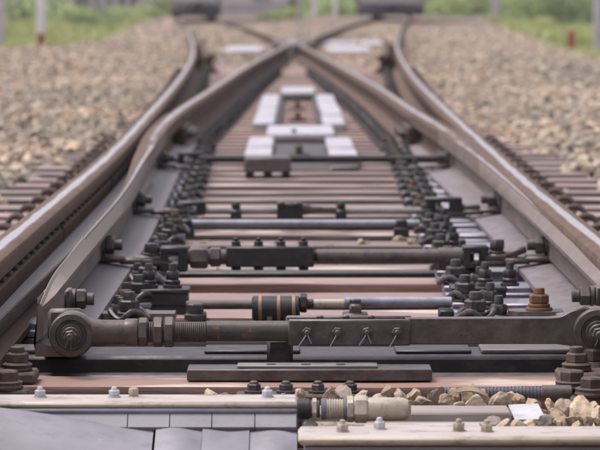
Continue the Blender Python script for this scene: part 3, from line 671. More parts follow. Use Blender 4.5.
for px in (267, 285):
    b = MB(); b.lathe((X(px), Yp, Z(313)), (1, 0, 0), [(.019, 0), (.019, .010)], 20); b.build('band', M['pipe'], cp)
b = MB(); b.nut((X(300), Yp, Z(303)), (1, 0, 0), .019, X(307)-X(300)); b.cyl((X(305), Yp, Z(304)), (X(314), Yp, Z(304)), .010, 14); b.build('nut', M['black'], t)
b = MB(); b.cyl((X(312), Yp, Z(303.5)), (X(347), Yp, Z(303.5)), .0085, 18); b.build('cream_sleeve', M['creamrod'], t)
b = MB(); b.cyl((X(344), Yp, Z(302)), (X(452), Yp, Z(302)), .0105, 20); b.build('tube', M['pipe'], t)
b = MB(); b.box((X(355), Yp-.02, Z(309)), (.024, .04, .026), .004); b.nut((X(355), Yp-.02, Z(304)), (0, 0, 1), .012, .012); b.box((X(355), Yp-.02, (Z(315)+ZS)/2+.003), (.05, .05, abs(Z(315)-ZS)+.008), .003); b.build('clamp', M['steel'], t)
b = MB(); b.box((X(196), Yp, (Z(312)+ZS)/2), (.04, .05, abs(Z(312)-ZS)), .003); b.box((X(446), Yp, (Z(309)+ZS)/2), (.03, .05, abs(Z(309)-ZS)), .003); b.build('bearing', M['black'], t)
b = MB(); b.lathe((X(196), Yp-.03, Z(318)), (0, 0, 1), [(.022, 0), (.022, .010), (.016, .012), (.016, .020)], 16); b.nut((X(196), Yp-.03, Z(310)), (0, 0, 1), .017, .016); b.build('bolt', M['bolt'], t)

# ------------------------------------------------------------------ clamp bars with two bolts and plates with a single bolt
def clampbar(px0, px1, py0, py1, Y, bolts, label, m='black'):
    X = lambda q: PX(q, Y); Z = lambda q: PZ(q, Y); t = thing('clamp_bar', ((X(px0)+X(px1))/2, Y, ZS), label, 'clamp bar')
    b = MB(); b.box(((X(px0)+X(px1))/2, Y+.03, (Z(py0)+Z(py1))/2), (X(px1)-X(px0), .075, Z(py0)-Z(py1)), .003); b.box(((X(px0)+X(px1))/2, Y+.03, Z(py0)+.002), (X(px1)-X(px0)+.006, .085, .008), .002)
    b.box(((X(px0)+X(px1))/2, Y+.03, (Z(py1)+ZS)/2), (X(px1)-X(px0)-.006, .07, max(.004, abs(Z(py1)-ZS))), .001); b.build('bar', M[m], t)
    for px in bolts:
        inst('bolt', BMS, t, (X(px)-t.location.x, .03, Z(py0)+.006-ZS), random.random())
clampbar(142, 188, 292, 306, 6.02, (148, 172), 'dark clamp bar with two bolts near the left blade foot')
clampbar(452, 506, 290, 297, 6.12, (486, 511), 'dark clamp bar with two bolts near the right blade foot')
def strap(pxc, px0, px1, py, Y, bm, label):
    X = lambda q: PX(q, Y); Z = lambda q: PZ(q, Y); t = thing('strap_plate', (X(pxc), Y, ZS), label, 'plate')
    z = Z(py); L = X(px1)-X(px0)
    b = MB(); pts = []
    for (x, y_) in [(-L/2, -.02), (-L/2, .02), (-L/2+.015, -.035), (-L/2+.015, .035), (L/2, -.035), (L/2, .035)]:
        pts += [(x, y_, -.006), (x*.98, y_*.92, .006)]
    b.hull(pts, ((X(px0)+X(px1))/2, Y, z-.006)); b.box(((X(px0)+X(px1))/2, Y, (z-.012+ZS)/2), (L*.6, .05, abs(z-.012-ZS)), .002); b.build('strap', M['steel'], t)
    o = inst('bolt', BM[bm], t, (X(pxc)-t.location.x, 0, z-ZS), .4); o.scale = (.92, .92, .80)
strap(126, 98, 176, 312, 5.72, 'brownbolt', 'flat strap with a brown bolt right of the left blade point')
strap(539, 508, 568, 310, 5.72, 'rustbolt', 'flat strap carrying the bright orange rusty bolt by the right blade')

# ------------------------------------------------------------------ steel channel between the two front sleepers
t = thing('steel_channel', (0, 5.25, ZS-.1), 'black steel channel lying across the track under the front bar', 'steel channel')
b = MB(); b.box((.01, 5.255, -.185), (1.9, .15, .070), .006); b.build('channel', M['black'], t)
b = MB(); b.box((.01, 5.155, -.205), (1.9, .05, .055), .005); b.build('flange', M['steel'], t)
for a, c, zz in ((480, 585, .008), (395, 470, .006), (-20, 40, .007), (205, 300, .006)):
    b = MB(); y = 5.26; b.box(((PX(a, y)+PX(c, y))/2, y, -.150+zz/2), (PX(c, y)-PX(a, y), .09, zz), .002); b.build('shim_plate', M['darkbox'] if zz > .006 else M['black'], t)

b = MB(); y = 5.12; b.box((PX(280, y), y, -.135), (26*y/FPX, .05, .05), .006); b.build('lug', M['black'], t)
# ------------------------------------------------------------------ things on the front sleeper
Yb = 4.955; X = lambda px: PX(px, Yb); Z = lambda py: PZ(py, Yb)
t = thing('flat_steel_bar', ((X(187)+X(432))/2, Yb, ZS), 'long flat dark steel bar lying on the front sleeper', 'steel bar')
b = MB(); b.box(((X(187)+X(432))/2, Yb+.033, ZS+.0105), (X(432)-X(187), .075, .019), .0016); b.build('bar', M['steel'], t)
b = MB(); b.box(((X(237)+X(378))/2, Yb+.035, ZS+.0225), (X(378)-X(237), .045, .004), .001); st = b.build('strip', M['greybox'], t)
for px in (271, 306, 341):
    b = MB(); b.lathe((X(px), Yb+.03, ZS+.0245), (0, 0, 1), [(.008, 0), (.008, .0008)], 16); b.build('hole', M['black'], st)
for i, (px, lab) in enumerate(((18, 'brown double-nutted bolt on its plate at the left end of the front sleeper'), (576, 'brown bolt on its plate at the right end of the front sleeper'))):
    t = thing('anchor_bolt', (X(px), Yb-.01, ZS), lab, 'bolt')
    b = MB(); b.box((X(px)+(-.02 if i == 0 else .02), Yb-.005, ZS+.010), (.105, .08, .018), .004); b.build('plate', M['brownbolt'], t)
    r = .019
    b = MB(); z0 = ZS+.019
    b.lathe((X(px), Yb-.01, z0), (0, 0, 1), [(.023, 0), (.025, .003), (.0225, .006), (.024, .008), (.025, .011), (.020, .014)], 22); b.nut((X(px), Yb-.01, z0+.013), (0, 0, 1), .019, .017); b.cyl((X(px), Yb-.01, z0+.029), (X(px), Yb-.01, z0+.040), .0115, 14); b.build('nut', M['brownbolt'], t)
t = thing('anchor_bolt', (X(597), Yb+.09, ZS), 'brown bolt half cut by the right edge below the round eye', 'bolt')
b = MB(); b.box((X(598), Yb+.06, ZS+.008), (.05, .05, .015), .003); b.lathe((X(598), Yb+.06, ZS+.015), (0, 0, 1), [(.026, 0), (.028, .004), (.024, .012)], 20); b.nut((X(598), Yb+.06, ZS+.026), (0, 0, 1), .021, .022); b.build('nut', M['brownbolt'], t)
# screws along the front edge of the sleeper
Yq = 4.84; X = lambda px: PX(px, Yq); Z = lambda py: PZ(py, Yq)
for i, px in enumerate((254, 286, 318, 350)):
    t = thing('screw_head', (X(px), Yq, Z(393)), ORD[i]+' black hexagon screw from the left at the foot of the flat steel bar', 'screw', 'hexagon screws')
    b = MB(); b.lathe((X(px), Yq, Z(393)), (0, 0, 1), [(.016, 0), (.016, .004), (.011, .005)], 18); b.nut((X(px), Yq, Z(393)+.004), (0, 0, 1), .0112, .011, phase=px*.7); b.lathe((X(px), Yq, Z(393)+.015), (0, 0, 1), [(.0075, 0), (.007, .003), (.004, .005)], 14); b.build('head', M['bolt'], t)
b = MB(); b.box(((X(236)+X(365))/2, Yq, Z(393)-.022), (X(365)-X(236), .06, .044), .003)
tag(b.build('angle_bar', M['brownbolt']), 'rusty angle bar holding four black hexagon screws', 'angle bar')
for px, py, Y, lab in ((6, 389, 4.80, 'brown bolt by the left end of the cream edge frame'), (572, 389, 4.80, 'brown bolt in front of the right end of the front sleeper'), (592, 396, 4.74, 'large brown bolt at the far right above the stones')):
    t = thing('anchor_bolt', (PX(px, Y), Y, PZ(py, Y)-.04), lab, 'bolt')
    b = MB(); z0 = PZ(py, Y); x0 = PX(px, Y)
    b.box((x0, Y, z0-.020), (.07, .05, .04), .004); b.lathe((x0, Y, z0), (0, 0, 1), [(.026, 0), (.028, .004), (.026, .008), (.027, .012), (.022, .014)], 20); b.nut((x0, Y, z0+.012), (0, 0, 1), .020, .018); b.build('nut', M['brownbolt'], t)

# ------------------------------------------------------------------ cream framed trough covers in the foreground
Yf = 4.5; X = lambda px: PX(px, Yf); Z = lambda py: PZ(py, Yf)
t = thing('cable_trough', (X(150), Yf, -.40), 'grey rubber-flapped trough with long cream edge frame at bottom left', 'trough')
x0, x1 = X(-70), X(298)
b = MB(); b.box(((x0+x1)/2, Yf+.045, Z(402)-.0055), (x1-x0, .09, .011), .0045); b.build('edge_frame', M['cream'], t)
for px in (37, 112, 267):
    b = MB(); z0 = Z(402); b.lathe((X(px), Yf+.055, z0), (0, 0, 1), [(.010, 0), (.010, .002)], 16); b.nut((X(px), Yf+.055, z0+.002), (0, 0, 1), .0085, .009); b.lathe((X(px), Yf+.055, z0+.011), (0, 0, 1), [(.005, 0), (.004, .004), (.002, .005)], 10); b.build('bolt', M['plate'], t)
b = MB(); b.nut((X(131), Yf+.07, Z(402)), (0, 0, 1), .0078, .012); b.build('bolt', M['creamrod'], t)
b = MB(); b.box(((x0+x1)/2, Yf+.02, Z(407)-.06), (x1-x0, .02, .12), .002); b.build('back_sheet', M['rubber'], t)
b = MB(); b.box(((x0+X(297))/2, Yf+.004, Z(411)), (X(297)-x0, .012, .008), .003); b.build('rail_strip', M['rubber'], t)
for a, c in ((-70, 127.7), (128.3, 169.7), (170.3, 211.7), (212.3, 254.7), (255.3, 296.5)):
    b = MB(); b.box(((X(a)+X(c))/2, Yf-.004, Z(418)-.002), (X(c)-X(a), .008, .036), .0006, Matrix.Rotation(math.radians(-48), 3, 'X')); b.build('strip_panel', M['rubber'], t)
def flap(pa, pb, topa, topb, bulge, m='rubber'):     # a sheet hanging forward and down, rolled over its top edge
    rows = []; n = 10; k = 9
    vs_, fs = [], []
    for j in range(k+1):
        v = j/k
        for i in range(n+1):
            u = i/n; px = pa+(pb-pa)*u; top = topa+(topb-topa)*(u**1.4)
            y = Yf-.012-.20*v-bulge*math.sin(u*math.pi)*v*.008
            z = Z(top)-.0015-.085*v**1.25+.002*math.sin(u*5+pa)+.004*bulge*math.sin(u*math.pi)*min(1, v*4)
            vs_.append((X(px), y, z))
    W = n+1
    for j in range(k):
        for i in range(n): fs.append((j*W+i, j*W+i+1, (j+1)*W+i+1, (j+1)*W+i))
    m0 = len(vs_); vs_ += [(p_[0], p_[1]+.004, p_[2]-.005) for p_ in vs_]
    fs += [tuple(m0+q for q in f[::-1]) for f in fs]
    bd = [i for i in range(n)]
    for i in range(n): fs.append((i+1, i, m0+i, m0+i+1)); e0 = k*W+i; fs.append((e0, e0+1, m0+e0+1, m0+e0))
    for j in range(k): fs.append((j*W, (j+1)*W, m0+(j+1)*W, m0+j*W)); q = j*W+n; fs.append(((j+1)*W+n, q, m0+q, m0+(j+1)*W+n))
    b = MB(); b.add(vs_, fs); return b.build('flap', M[m], t, angle=60)
flap(-75, 154, 401, 427, .6); flap(156.6, 202.6, 425, 426, 1); flap(203.0, 249.6, 426, 427, .9); flap(250.0, 297, 427, 429, 1)
b = MB(); b.box(((x0+x1)/2, Yf-.06, -.35), (x1-x0, .24, .12), .004); b.build('case', M['rubber'], t)
# right-hand trough
Yg = 4.30; X = lambda px: PX(px, Yg); Z = lambda py: PZ(py, Yg)
t = thing('cable_trough', (X(450), Yg, -.40), 'grey trough with nearer cream edge frame at bottom right', 'trough')
x0, x1 = X(298), X(690)
b = MB(); b.box(((x0+x1)/2, Yg+.055, Z(437)-.006), (x1-x0, .11, .013), .005); b.build('edge_frame', M['cream'], t)
b = MB(); b.box(((x0+x1)/2+.004, Yg+.03, Z(447)-.1), (x1-x0-.008, .03, .2), .003); b.build('back_sheet', M['rubber'], t)
for px, py in ((343, 433), (381, 428), (461, 431), (489, 433)):
    b = MB(); z0 = Z(437); yq = Yg+.03+.06*(437-py)/12
    b.lathe((X(px), yq, z0), (0, 0, 1), [(.010, 0), (.010, .002)], 16); b.nut((X(px), yq, z0+.002), (0, 0, 1), .0088, .010); b.lathe((X(px), yq, z0+.012), (0, 0, 1), [(.005, 0), (.004, .005), (.002, .006)], 10); b.build('bolt', M['creamrod'] if px != 381 else M['plate'], t)
b = MB(); b.box(((X(366)+X(486))/2, Yg+.128, Z(437)-.006), (X(486)-X(366), .034, .012), .002); b.build('cover_sheet', M['cream'], t)

# coupled rod between the troughs
Yc = 4.47; X = lambda px: PX(px, Yc); Z = lambda py: PZ(py, Yc); zc = Z(409)
t = thing('coupled_rod', (X(352), Yc, zc-.02), 'cream coated coupling with hexagon and dark rings beside the cream frame', 'coupling')
def seg(name, a, c, r, m, n=24, nutp=None):
    b = MB()
    if nutp is not None: b.nut((X(a), Yc, zc), (1, 0, 0), r, X(c)-X(a), phase=nutp)
    else: b.cyl((X(a), Yc, zc), (X(c), Yc, zc), r, n, .0015)
    return b.build(name, M[m], t)
seg('sleeve', 297, 310, .0155, 'black'); seg('ring', 309, 320, .013, 'brownbolt'); seg('ring', 312, 317, .0165, 'creamrod', nutp=.2); seg('ring', 321, 327, .016, 'conduit')
pr = []; L = X(344)-X(326)
for i in range(7): pr += [(.0135, L*i/7), (.0152, L*(i+.3)/7), (.0152, L*(i+.6)/7), (.0135, L*(i+.9)/7)]
b = MB(); b.lathe((X(326), Yc, zc), (1, 0, 0), pr, 22); b.build('thread', M['creamrod'], t)
seg('ring', 343.5, 347, .0165, 'conduit'); seg('hexagon', 346.5, 354, .0195, 'creamrod', nutp=.45); seg('hexagon', 354, 368, .021, 'creamrod', nutp=.25)
b = MB(); b.lathe((X(368), Yc, zc), (1, 0, 0), [(.0165, 0), (.0172, .002), (.0172, X(402)-X(368)), (.014, X(408)-X(368)), (.006, X(411)-X(368))], 24); b.build('sleeve', M['creamrod'], t)
# planks behind the right frame
Yk = 4.53; X = lambda px: PX(px, Yk); Z = lambda py: PZ(py, Yk)
t = thing('plank', ((X(300)+X(512))/2, Yk, -.19), 'grey weathered board lying behind the cream coupling', 'plank')
b = MB(); b.box(((X(302)+X(512))/2, Yk+.045, Z(413)-.013), (X(512)-X(302), .085, .026), .003); b.build('board', M['plank'], t)
b = MB(); b.box(((X(302)+X(505))/2, Yk-.003, Z(421)-.012), (X(505)-X(302), .05, .022), .003); b.build('board', M['plank'], t)
t = thing('white_plate', (X(528), 4.56, -.17), 'small blank white plate leaning among the stones', 'plate')
a = [P(508, 404.5, 4.63), P(538, 403.5, 4.63), P(546, 419, 4.52), P(515, 419.5, 4.52)]
b = MB(); b.add(a+[p_+Vector((0, .001, -.003)) for p_ in a], [(0, 1, 2, 3), (7, 6, 5, 4), (0, 4, 5, 1), (1, 5, 6, 2), (2, 6, 7, 3), (3, 7, 4, 0)]); b.build('sheet', M['plate'], t)
# corrugated conduit
Yo = 4.76; zc = PZ(393, Yo); x0 = PX(440, Yo); x1 = PX(548, Yo); L = x1-x0; n = 30; pr = []
for i in range(n): pr += [(.0085, L*i/n), (.0105, L*(i+.25)/n), (.0105, L*(i+.6)/n), (.0085, L*(i+.85)/n)]
t = thing('corrugated_conduit', ((x0+x1)/2, Yo, zc-.011), 'grey corrugated conduit lying behind the foreground stones', 'conduit')
b = MB(); b.lathe((x0, Yo, zc), (1, 0, 0), pr, 16); b.build('hose', M['conduit'], t)
b = MB(); b.cyl((x1-.01, Yo, zc), (PX(572, Yo), Yo, zc), .0125, 18); b.build('sleeve', M['steel'], t)

# ------------------------------------------------------------------ pale covers between the rails
def slab(name, parent, c, size, m='cover', bev=.006):
    b = MB(); b.box(c, size, bev); return b.build(name, M[m], parent)
zt = -.128
def run(xc, w_, ya, yb_, n, label):
    t = thing('cover_row', (xc, ya, ZS), label, 'cable covers')
    L = (yb_-ya)/n
    for i in range(n):
        y = ya+L*(i+.5)
        slab('cover', t, (xc+random.uniform(-.003, .003), y, zt-.012+random.uniform(-.002, .002)), (w_, L-.13, .026))
    b = MB(); b.box((xc, (ya+yb_)/2, (zt-.026+ZS)/2), (w_-.014, yb_-ya-.02, abs(ZS-zt+.026)-.001), .003); b.build('trough', M['greybox'], t)
run(-.140, .108, 11.25, 13.2, 2, 'nearer pair of pale cover slabs on the left, behind the grey box')
run(.192, .112, 11.25, 13.2, 2, 'nearer pair of pale cover slabs on the right')
run(-.146, .108, 14.6, 19.3, 4, 'farther left row of four pale cover slabs')
run(.198, .112, 14.6, 19.3, 4, 'farther right row of four pale cover slabs')
def cross(y, xa, xb, d, label):
    t = thing('cross_cover', ((xa+xb)/2, y, ZS), label, 'cable covers'); n = 1
    slab('cover', t, ((xa+xb)/2, y, zt-.014), (xb-xa, d, .030))
    b = MB(); b.box(((xa+xb)/2, y, (zt-.029+ZS)/2), (xb-xa-.02, d-.03, abs(ZS-zt+.029)-.001), .003); b.build('trough', M['greybox'], t); return t
cc = cross(13.95, -.125, .185, .95, 'pale cross slab joining the two cover rows, nearer one')
b = MB(); b.lathe((.0, 13.6, zt+.001), (0, 0, 1), [(.012, 0), (.012, .012), (.008, .016)], 12); b.build('knob', M['black'], cc)
cross(20.4, -.085, .14, 1.3, 'pale cross slab closing the far end of the cover rows')
for y, px, lab in ((15.9, 0.02, 'rusty bracket between the far cover rows'), (17.6, .02, 'smaller rusty bracket behind the first between the cover rows'), (12.2, .02, 'rusty bracket between the nearer pale covers')):
    t = thing('bracket', (px, y, ZS), lab, 'bracket')
    b = MB(); b.box((px, y, ZS+.008), (.09, .14, .014), .003); b.box((px, y, ZS+.03), (.03, .10, .04), .004); b.nut((px, y-.05, ZS+.015), (0, 0, 1), .016, .03); b.build('body', M['brownbolt'], t)
for (px0, px1, py, Y, lab) in ((222, 262, 52, 36.6, 'pale slab lying inside the left track beyond the crossing'), (328, 372, 52, 36.6, 'pale slab lying inside the right track beyond the crossing'), (320, 358, 44, 43, 'farther pale slab beside the right track inner rail'), (364, 390, 43.5, 43, 'short pale slab farther along the right track')):
    t = thing('pale_slab', (PX((px0+px1)/2, Y), Y, ZS), lab, 'cable cover')
    slab('cover', t, (PX((px0+px1)/2, Y), Y+1.6, ZS+.025), (PX(px1, Y)-PX(px0, Y), 4.2, .05), bev=.01)

t = thing('dark_infill', (.03, 12.3, ZS), 'added dark tray between the nearer pale covers', 'infill')
b = MB(); b.box((.026, 12.25, ZS+.004), (.215, 1.8, .006), .002); b.build('infill', M['black'], t)  # black sheet added to darken the floor between the nearer covers
t = thing('dark_infill', (.03, 17, ZS), 'added dark framed tray between the farther pale covers', 'infill')
for x in (-.078, .128):
    b = MB(); b.box((x, 17, ZS+.016), (.018, 4.4, .03), .003); b.build('side_bar', M['black'], t)
b = MB(); b.box((.025, 19.2, ZS+.016), (.19, .08, .03), .003); b.build('end_bar', M['black'], t)  # black bars added to darken the inner edges of the opening
for k, x0, x1, lab in ((3.5, -.31, .36, 'black square bar in the gap just behind the front stretcher bar'), (5.52, -.30, .38, 'black square bar in the gap in front of the second stretcher bar'), (9.5, -.29, .37, 'black square bar in the gap before the bluish pipe')):
    y = sleeper_y(k); t = thing('square_bar', ((x0+x1)/2, y, ZS-.03), lab, 'steel bar')
    b = MB(); b.box(((x0+x1)/2, y, ZS-.012), (x1-x0, .085, .036), .003); b.build('bar', M['black'], t)
    for x in (x0+.03, x1-.03):
        b = MB(); b.nut((x, y, ZS+.006), (0, 0, 1), .014, .014); b.cyl((x, y, ZS+.02), (x, y, ZS+.028), .008, 10); b.build('bolt', M['bolt'], t)
# ------------------------------------------------------------------ stones
def chip(nplanes, seed, sub=2):
    r = random.Random(seed); bm = bmesh.new(); bmesh.ops.create_icosphere(bm, subdivisions=sub, radius=1.25)
    for _ in range(nplanes):
        n = Vector((r.gauss(0, 1), r.gauss(0, 1), r.gauss(0, 1))).normalized(); d = r.uniform(.55, .95)
        for v in bm.verts:
            q = v.co.dot(n)-d
            if q > 0: v.co -= n*q
    for v in bm.verts:
        q = v.co.copy(); v.co *= 1+.16*mnoise.noise(q*1.9+Vector((seed, 0, 0)))+.08*mnoise.noise(q*4.7+Vector((0, seed, 0)))+r.uniform(-.015, .015)
    me = bpy.data.meshes.new('stone'); bm.to_mesh(me); bm.free(); me.materials.append(M['stone']); return me
STONES = [chip(10, 40+i, 3) for i in range(12)]; TAN = [m_.copy() for m_ in STONES]
for m_ in TAN: m_.materials[0] = M['tanstone']
def add_stone(x, y, z, r, sq=(1, 1, 1)):
    o = bpy.data.objects.new('stone', random.choice(TAN if y < 8.1 and abs(x) < .65 else STONES)); COL.objects.link(o); o.parent = BED
    o.location = (x, y, z); o.rotation_euler = (random.uniform(0, 6.3), random.uniform(0, 6.3), random.uniform(0, 6.3)); o.scale = (r*sq[0], r*sq[1], r*sq[2]); return o
NST = 0
# foreground pile (photo pixel centre, half width in pixels, distance)
for px, py, hw, Y in ((388, 396, 9, 4.72), (402, 397, 8, 4.70), (414, 394, 7, 4.76), (436, 394, 9, 4.74), (424, 401, 8, 4.66), (445, 400, 8, 4.66), (455, 393, 7, 4.72), (468, 396, 11, 4.70), (484, 398, 10, 4.67),
                      (498, 401, 10, 4.64), (476, 403, 8, 4.62), (459, 403, 7, 4.62), (408, 403, 6, 4.65), (395, 403, 8, 4.66), (378, 400, 7, 4.7), (362, 392, 6, 4.78), (343, 391, 8, 4.78), (330, 392, 9, 4.77), (300, 394, 8, 4.74),
                      (288, 396, 7, 4.74), (210, 393, 7, 4.76), (225, 394, 6, 4.75), (534, 403, 7, 4.68), (552, 405, 8, 4.66), (566, 408, 9, 4.6), (580, 409, 11, 4.58), (592, 404, 8, 4.64), (597, 415, 9, 4.52), (572, 418, 9, 4.50),
                      (556, 416, 9, 4.52), (545, 421, 8, 4.48), (530, 422, 7, 4.47), (516, 424, 7, 4.46), (503, 425, 7, 4.46), (588, 419, 8, 4.5), (562, 424, 8, 4.46), (578, 425, 7, 4.45), (494, 421, 6, 4.48), (320, 427, 5, 4.45), (335, 426, 5, 4.45), (352, 426, 5, 4.45), (310, 424, 6, 4.46),
                      (520, 398, 6, 4.72), (512, 396, 5, 4.74), (606, 410, 10, 4.58), (540, 410, 6, 4.62), (470, 389, 6, 4.77)):
    p = P(px, py, Y); add_stone(p.x, p.y, p.z-.004, hw*Y/FPX*1.12*random.uniform(.85, 1.15), (1, 1, random.uniform(.6, .85))); NST += 1
# a second, lower layer so that the pile rests on something
for _ in range(46):
    x, y = random.uniform(.1, .56), random.uniform(4.44, 4.80); add_stone(x, y, -.215+random.uniform(-.02, .004), random.uniform(.018, .028)); NST += 1
# stones on the sleepers between the bars
for px, py, Y, hw in ((208, 239, 7.85, 3.5), (216, 252, 7.0, 4), (222, 251, 7.0, 3), (203, 238, 7.8, 3), (275, 237, 7.8, 5), (301, 237, 7.8, 3), (362, 237, 7.8, 4), (368, 236, 7.8, 3), (345, 248, 7.35, 4), (400, 236, 7.9, 5), (416, 237, 7.8, 5), (411, 234, 7.95, 4), (330, 239, 7.75, 3), (390, 247, 7.4, 3), (240, 238, 7.8, 3), (292, 247, 7.4, 3.5)):
    p = P(px, py, Y); add_stone(p.x, p.y, -.172, hw*Y/FPX*1.5); NST += 1
# scattered field
pts = []
def density(y): return 560 if y < 14 else (420 if y < 26 else (230 if y < 45 else 120))
bands = [(3.9, 14), (14, 26), (26, 45), (45, 75)]
for (ya, yb_) in bands:
    xm = .112*yb_+(2.2 if yb_ < 30 else 1.5); area = (yb_-ya)*2*xm; n = int(area*density((ya+yb_)/2))
    xs = rng.uniform(-xm, xm, n); ys = rng.uniform(ya, yb_, n)
    keep = np.abs(xs) < .112*ys+(2.2 if yb_ < 30 else 1.5)
    for x, y in zip(xs[keep], ys[keep]): pts.append((float(x), float(y)))
far, near = [], []
for x, y in pts:
    half = bhalf(x, y)
    edge = edgef(x, y)+random.uniform(-.1, .35)
    if abs(x) > edge: continue
    if y < 4.9 and x < .02: continue
    r = random.uniform(.45, 1.3)*.0245*(1.0 if y < 26 else (1.2 if y < 45 else 1.6))
    z = zbed(x, y)+r*random.uniform(.1, .75)
    if abs(x) < half:
        if y < 5.45 and y > 4.4: z -= .03
        r *= .85; z = min(z, ZS-.03-r*.4) if y < 21 else z
    elif abs(x) < half+.2 and abs(((y-4.961)/DY) % 1-.5) > .22: z = max(z-.0, -.20)
    px = CX+FPX*x/y; py = CY+FPX*(CAMZ-z)/y
    vis = -6 < px < 606 and abs(x) > half+.04 and y > 5
    (near if vis else far).append((x, y, z, r))
near.sort(key=lambda q: q[1]); nmax = 300-NST
far += near[nmax:]; near = near[:nmax]
for x, y, z, r in near: add_stone(x, y, z, r, (1, 1, random.uniform(.7, 1)))
def stone_field(points):
    me = bpy.data.meshes.new('gravel'); me.from_pydata([p_[:3] for p_ in points], [], [])
    a = me.attributes.new('size', 'FLOAT', 'POINT'); a.data.foreach_set('value', [p_[3] for p_ in points])
    rv = rng.uniform(0, 6.283, (len(points), 3)); a = me.attributes.new('rot', 'FLOAT_VECTOR', 'POINT'); a.data.foreach_set('vector', rv.ravel())
    o = bpy.data.objects.new('gravel', me); COL.objects.link(o)
    ng = bpy.data.node_groups.new('stones', 'GeometryNodeTree')
    ng.interface.new_socket('Geometry', in_out='INPUT', socket_type='NodeSocketGeometry'); ng.interface.new_socket('Geometry', in_out='OUTPUT', socket_type='NodeSocketGeometry')
    N = ng.nodes; L = ng.links; gi = N.new('NodeGroupInput'); go = N.new('NodeGroupOutput')
    g2i = N.new('GeometryNodeGeometryToInstance')
    for v in range(7):
        r = random.Random(v*13+5); ico = N.new('GeometryNodeMeshIcoSphere'); ico.inputs['Radius'].default_value = 1.2; ico.inputs['Subdivisions'].default_value = 2
        pos = N.new('GeometryNodeInputPosition'); cur = pos.outputs[0]
        for k in range(9):
            n = Vector((r.gauss(0, 1), r.gauss(0, 1), r.gauss(0, 1))).normalized(); d = r.uniform(.5, .95)
            dt = N.new('ShaderNodeVectorMath'); dt.operation = 'DOT_PRODUCT'; L.new(cur, dt.inputs[0]); dt.inputs[1].default_value = n
            sb = N.new('ShaderNodeMath'); sb.operation = 'SUBTRACT'; L.new(dt.outputs['Value'], sb.inputs[0]); sb.inputs[1].default_value = d
            mxm = N.new('ShaderNodeMath'); mxm.operation = 'MAXIMUM'; L.new(sb.outputs[0], mxm.inputs[0]); mxm.inputs[1].default_value = 0
            sc = N.new('ShaderNodeVectorMath'); sc.operation = 'SCALE'; sc.inputs[0].default_value = n; L.new(mxm.outputs[0], sc.inputs['Scale'])
            su = N.new('ShaderNodeVectorMath'); su.operation = 'SUBTRACT'; L.new(cur, su.inputs[0]); L.new(sc.outputs[0], su.inputs[1]); cur = su.outputs[0]
        sp = N.new('GeometryNodeSetPosition'); L.new(ico.outputs['Mesh'], sp.inputs['Geometry']); L.new(cur, sp.inputs['Position'])
        ss = N.new('GeometryNodeSetShadeSmooth'); ss.inputs['Shade Smooth'].default_value = False; L.new(sp.outputs[0], ss.inputs[0])
        L.new(ss.outputs[0], g2i.inputs[0])
    sm = N.new('GeometryNodeSetMaterial'); sm.inputs['Material'].default_value = M['stone']; L.new(g2i.outputs[0], sm.inputs[0])
    iop = N.new('GeometryNodeInstanceOnPoints'); L.new(gi.outputs[0], iop.inputs['Points']); L.new(sm.outputs[0], iop.inputs['Instance']); iop.inputs['Pick Instance'].default_value = True
    ri = N.new('FunctionNodeRandomValue'); ri.data_type = 'INT'; ri.inputs['Min'].default_value = 0 if False else ri.inputs['Min'].default_value
    for s_ in ri.inputs:
        if s_.type == 'INT' and s_.name == 'Min': s_.default_value = 0
        if s_.type == 'INT' and s_.name == 'Max': s_.default_value = 6
    iout = [s_ for s_ in ri.outputs if s_.type == 'INT'][0]; L.new(iout, iop.inputs['Instance Index'])
    na = N.new('GeometryNodeInputNamedAttribute'); na.data_type = 'FLOAT_VECTOR'; na.inputs['Name'].default_value = 'rot'
    e2r = N.new('FunctionNodeEulerToRotation'); L.new([s_ for s_ in na.outputs if s_.type == 'VECTOR'][0], e2r.inputs[0]); L.new(e2r.outputs[0], iop.inputs['Rotation'])
    nb = N.new('GeometryNodeInputNamedAttribute'); nb.data_type = 'FLOAT'; nb.inputs['Name'].default_value = 'size'; L.new([s_ for s_ in nb.outputs if s_.type == 'VALUE'][0], iop.inputs['Scale'])
    L.new(iop.outputs[0], go.inputs[0])
    md = o.modifiers.new('stones', 'NODES'); md.node_group = ng
    return o
tag(stone_field(far), 'crushed tan and grey ballast stones spread beside and between the rails', 'gravel', kind='stuff')
# dry leaf on the stones
t = thing('dry_leaf', P(470, 392, 4.66), 'curled brown dry leaf lying on the foreground stones', 'leaf')
vs_, fs = [], []; n = 14
for i in range(n+1):
    u = i/n; c = P(456+32*u, 389-4*math.sin(u*math.pi*.9)+6*u*u, 4.67-.02*u); wv = .009*math.sin(math.pi*min(1, u*.9+.08))
    for q in (-1, 0, 1): vs_.append((c.x, c.y+q*wv, c.z-abs(q)*.006))
for i in range(n):
    for q in range(2): fs.append((i*3+q, i*3+q+1, (i+1)*3+q+1, (i+1)*3+q))
m0 = len(vs_); vs_ += [(p_[0], p_[1], p_[2]-.002) for p_ in vs_]; fs += [tuple(m0+q for q in f[::-1]) for f in fs]
b = MB(); b.add(vs_, fs); b.build('blade', M['dryleaf'], t, angle=70)

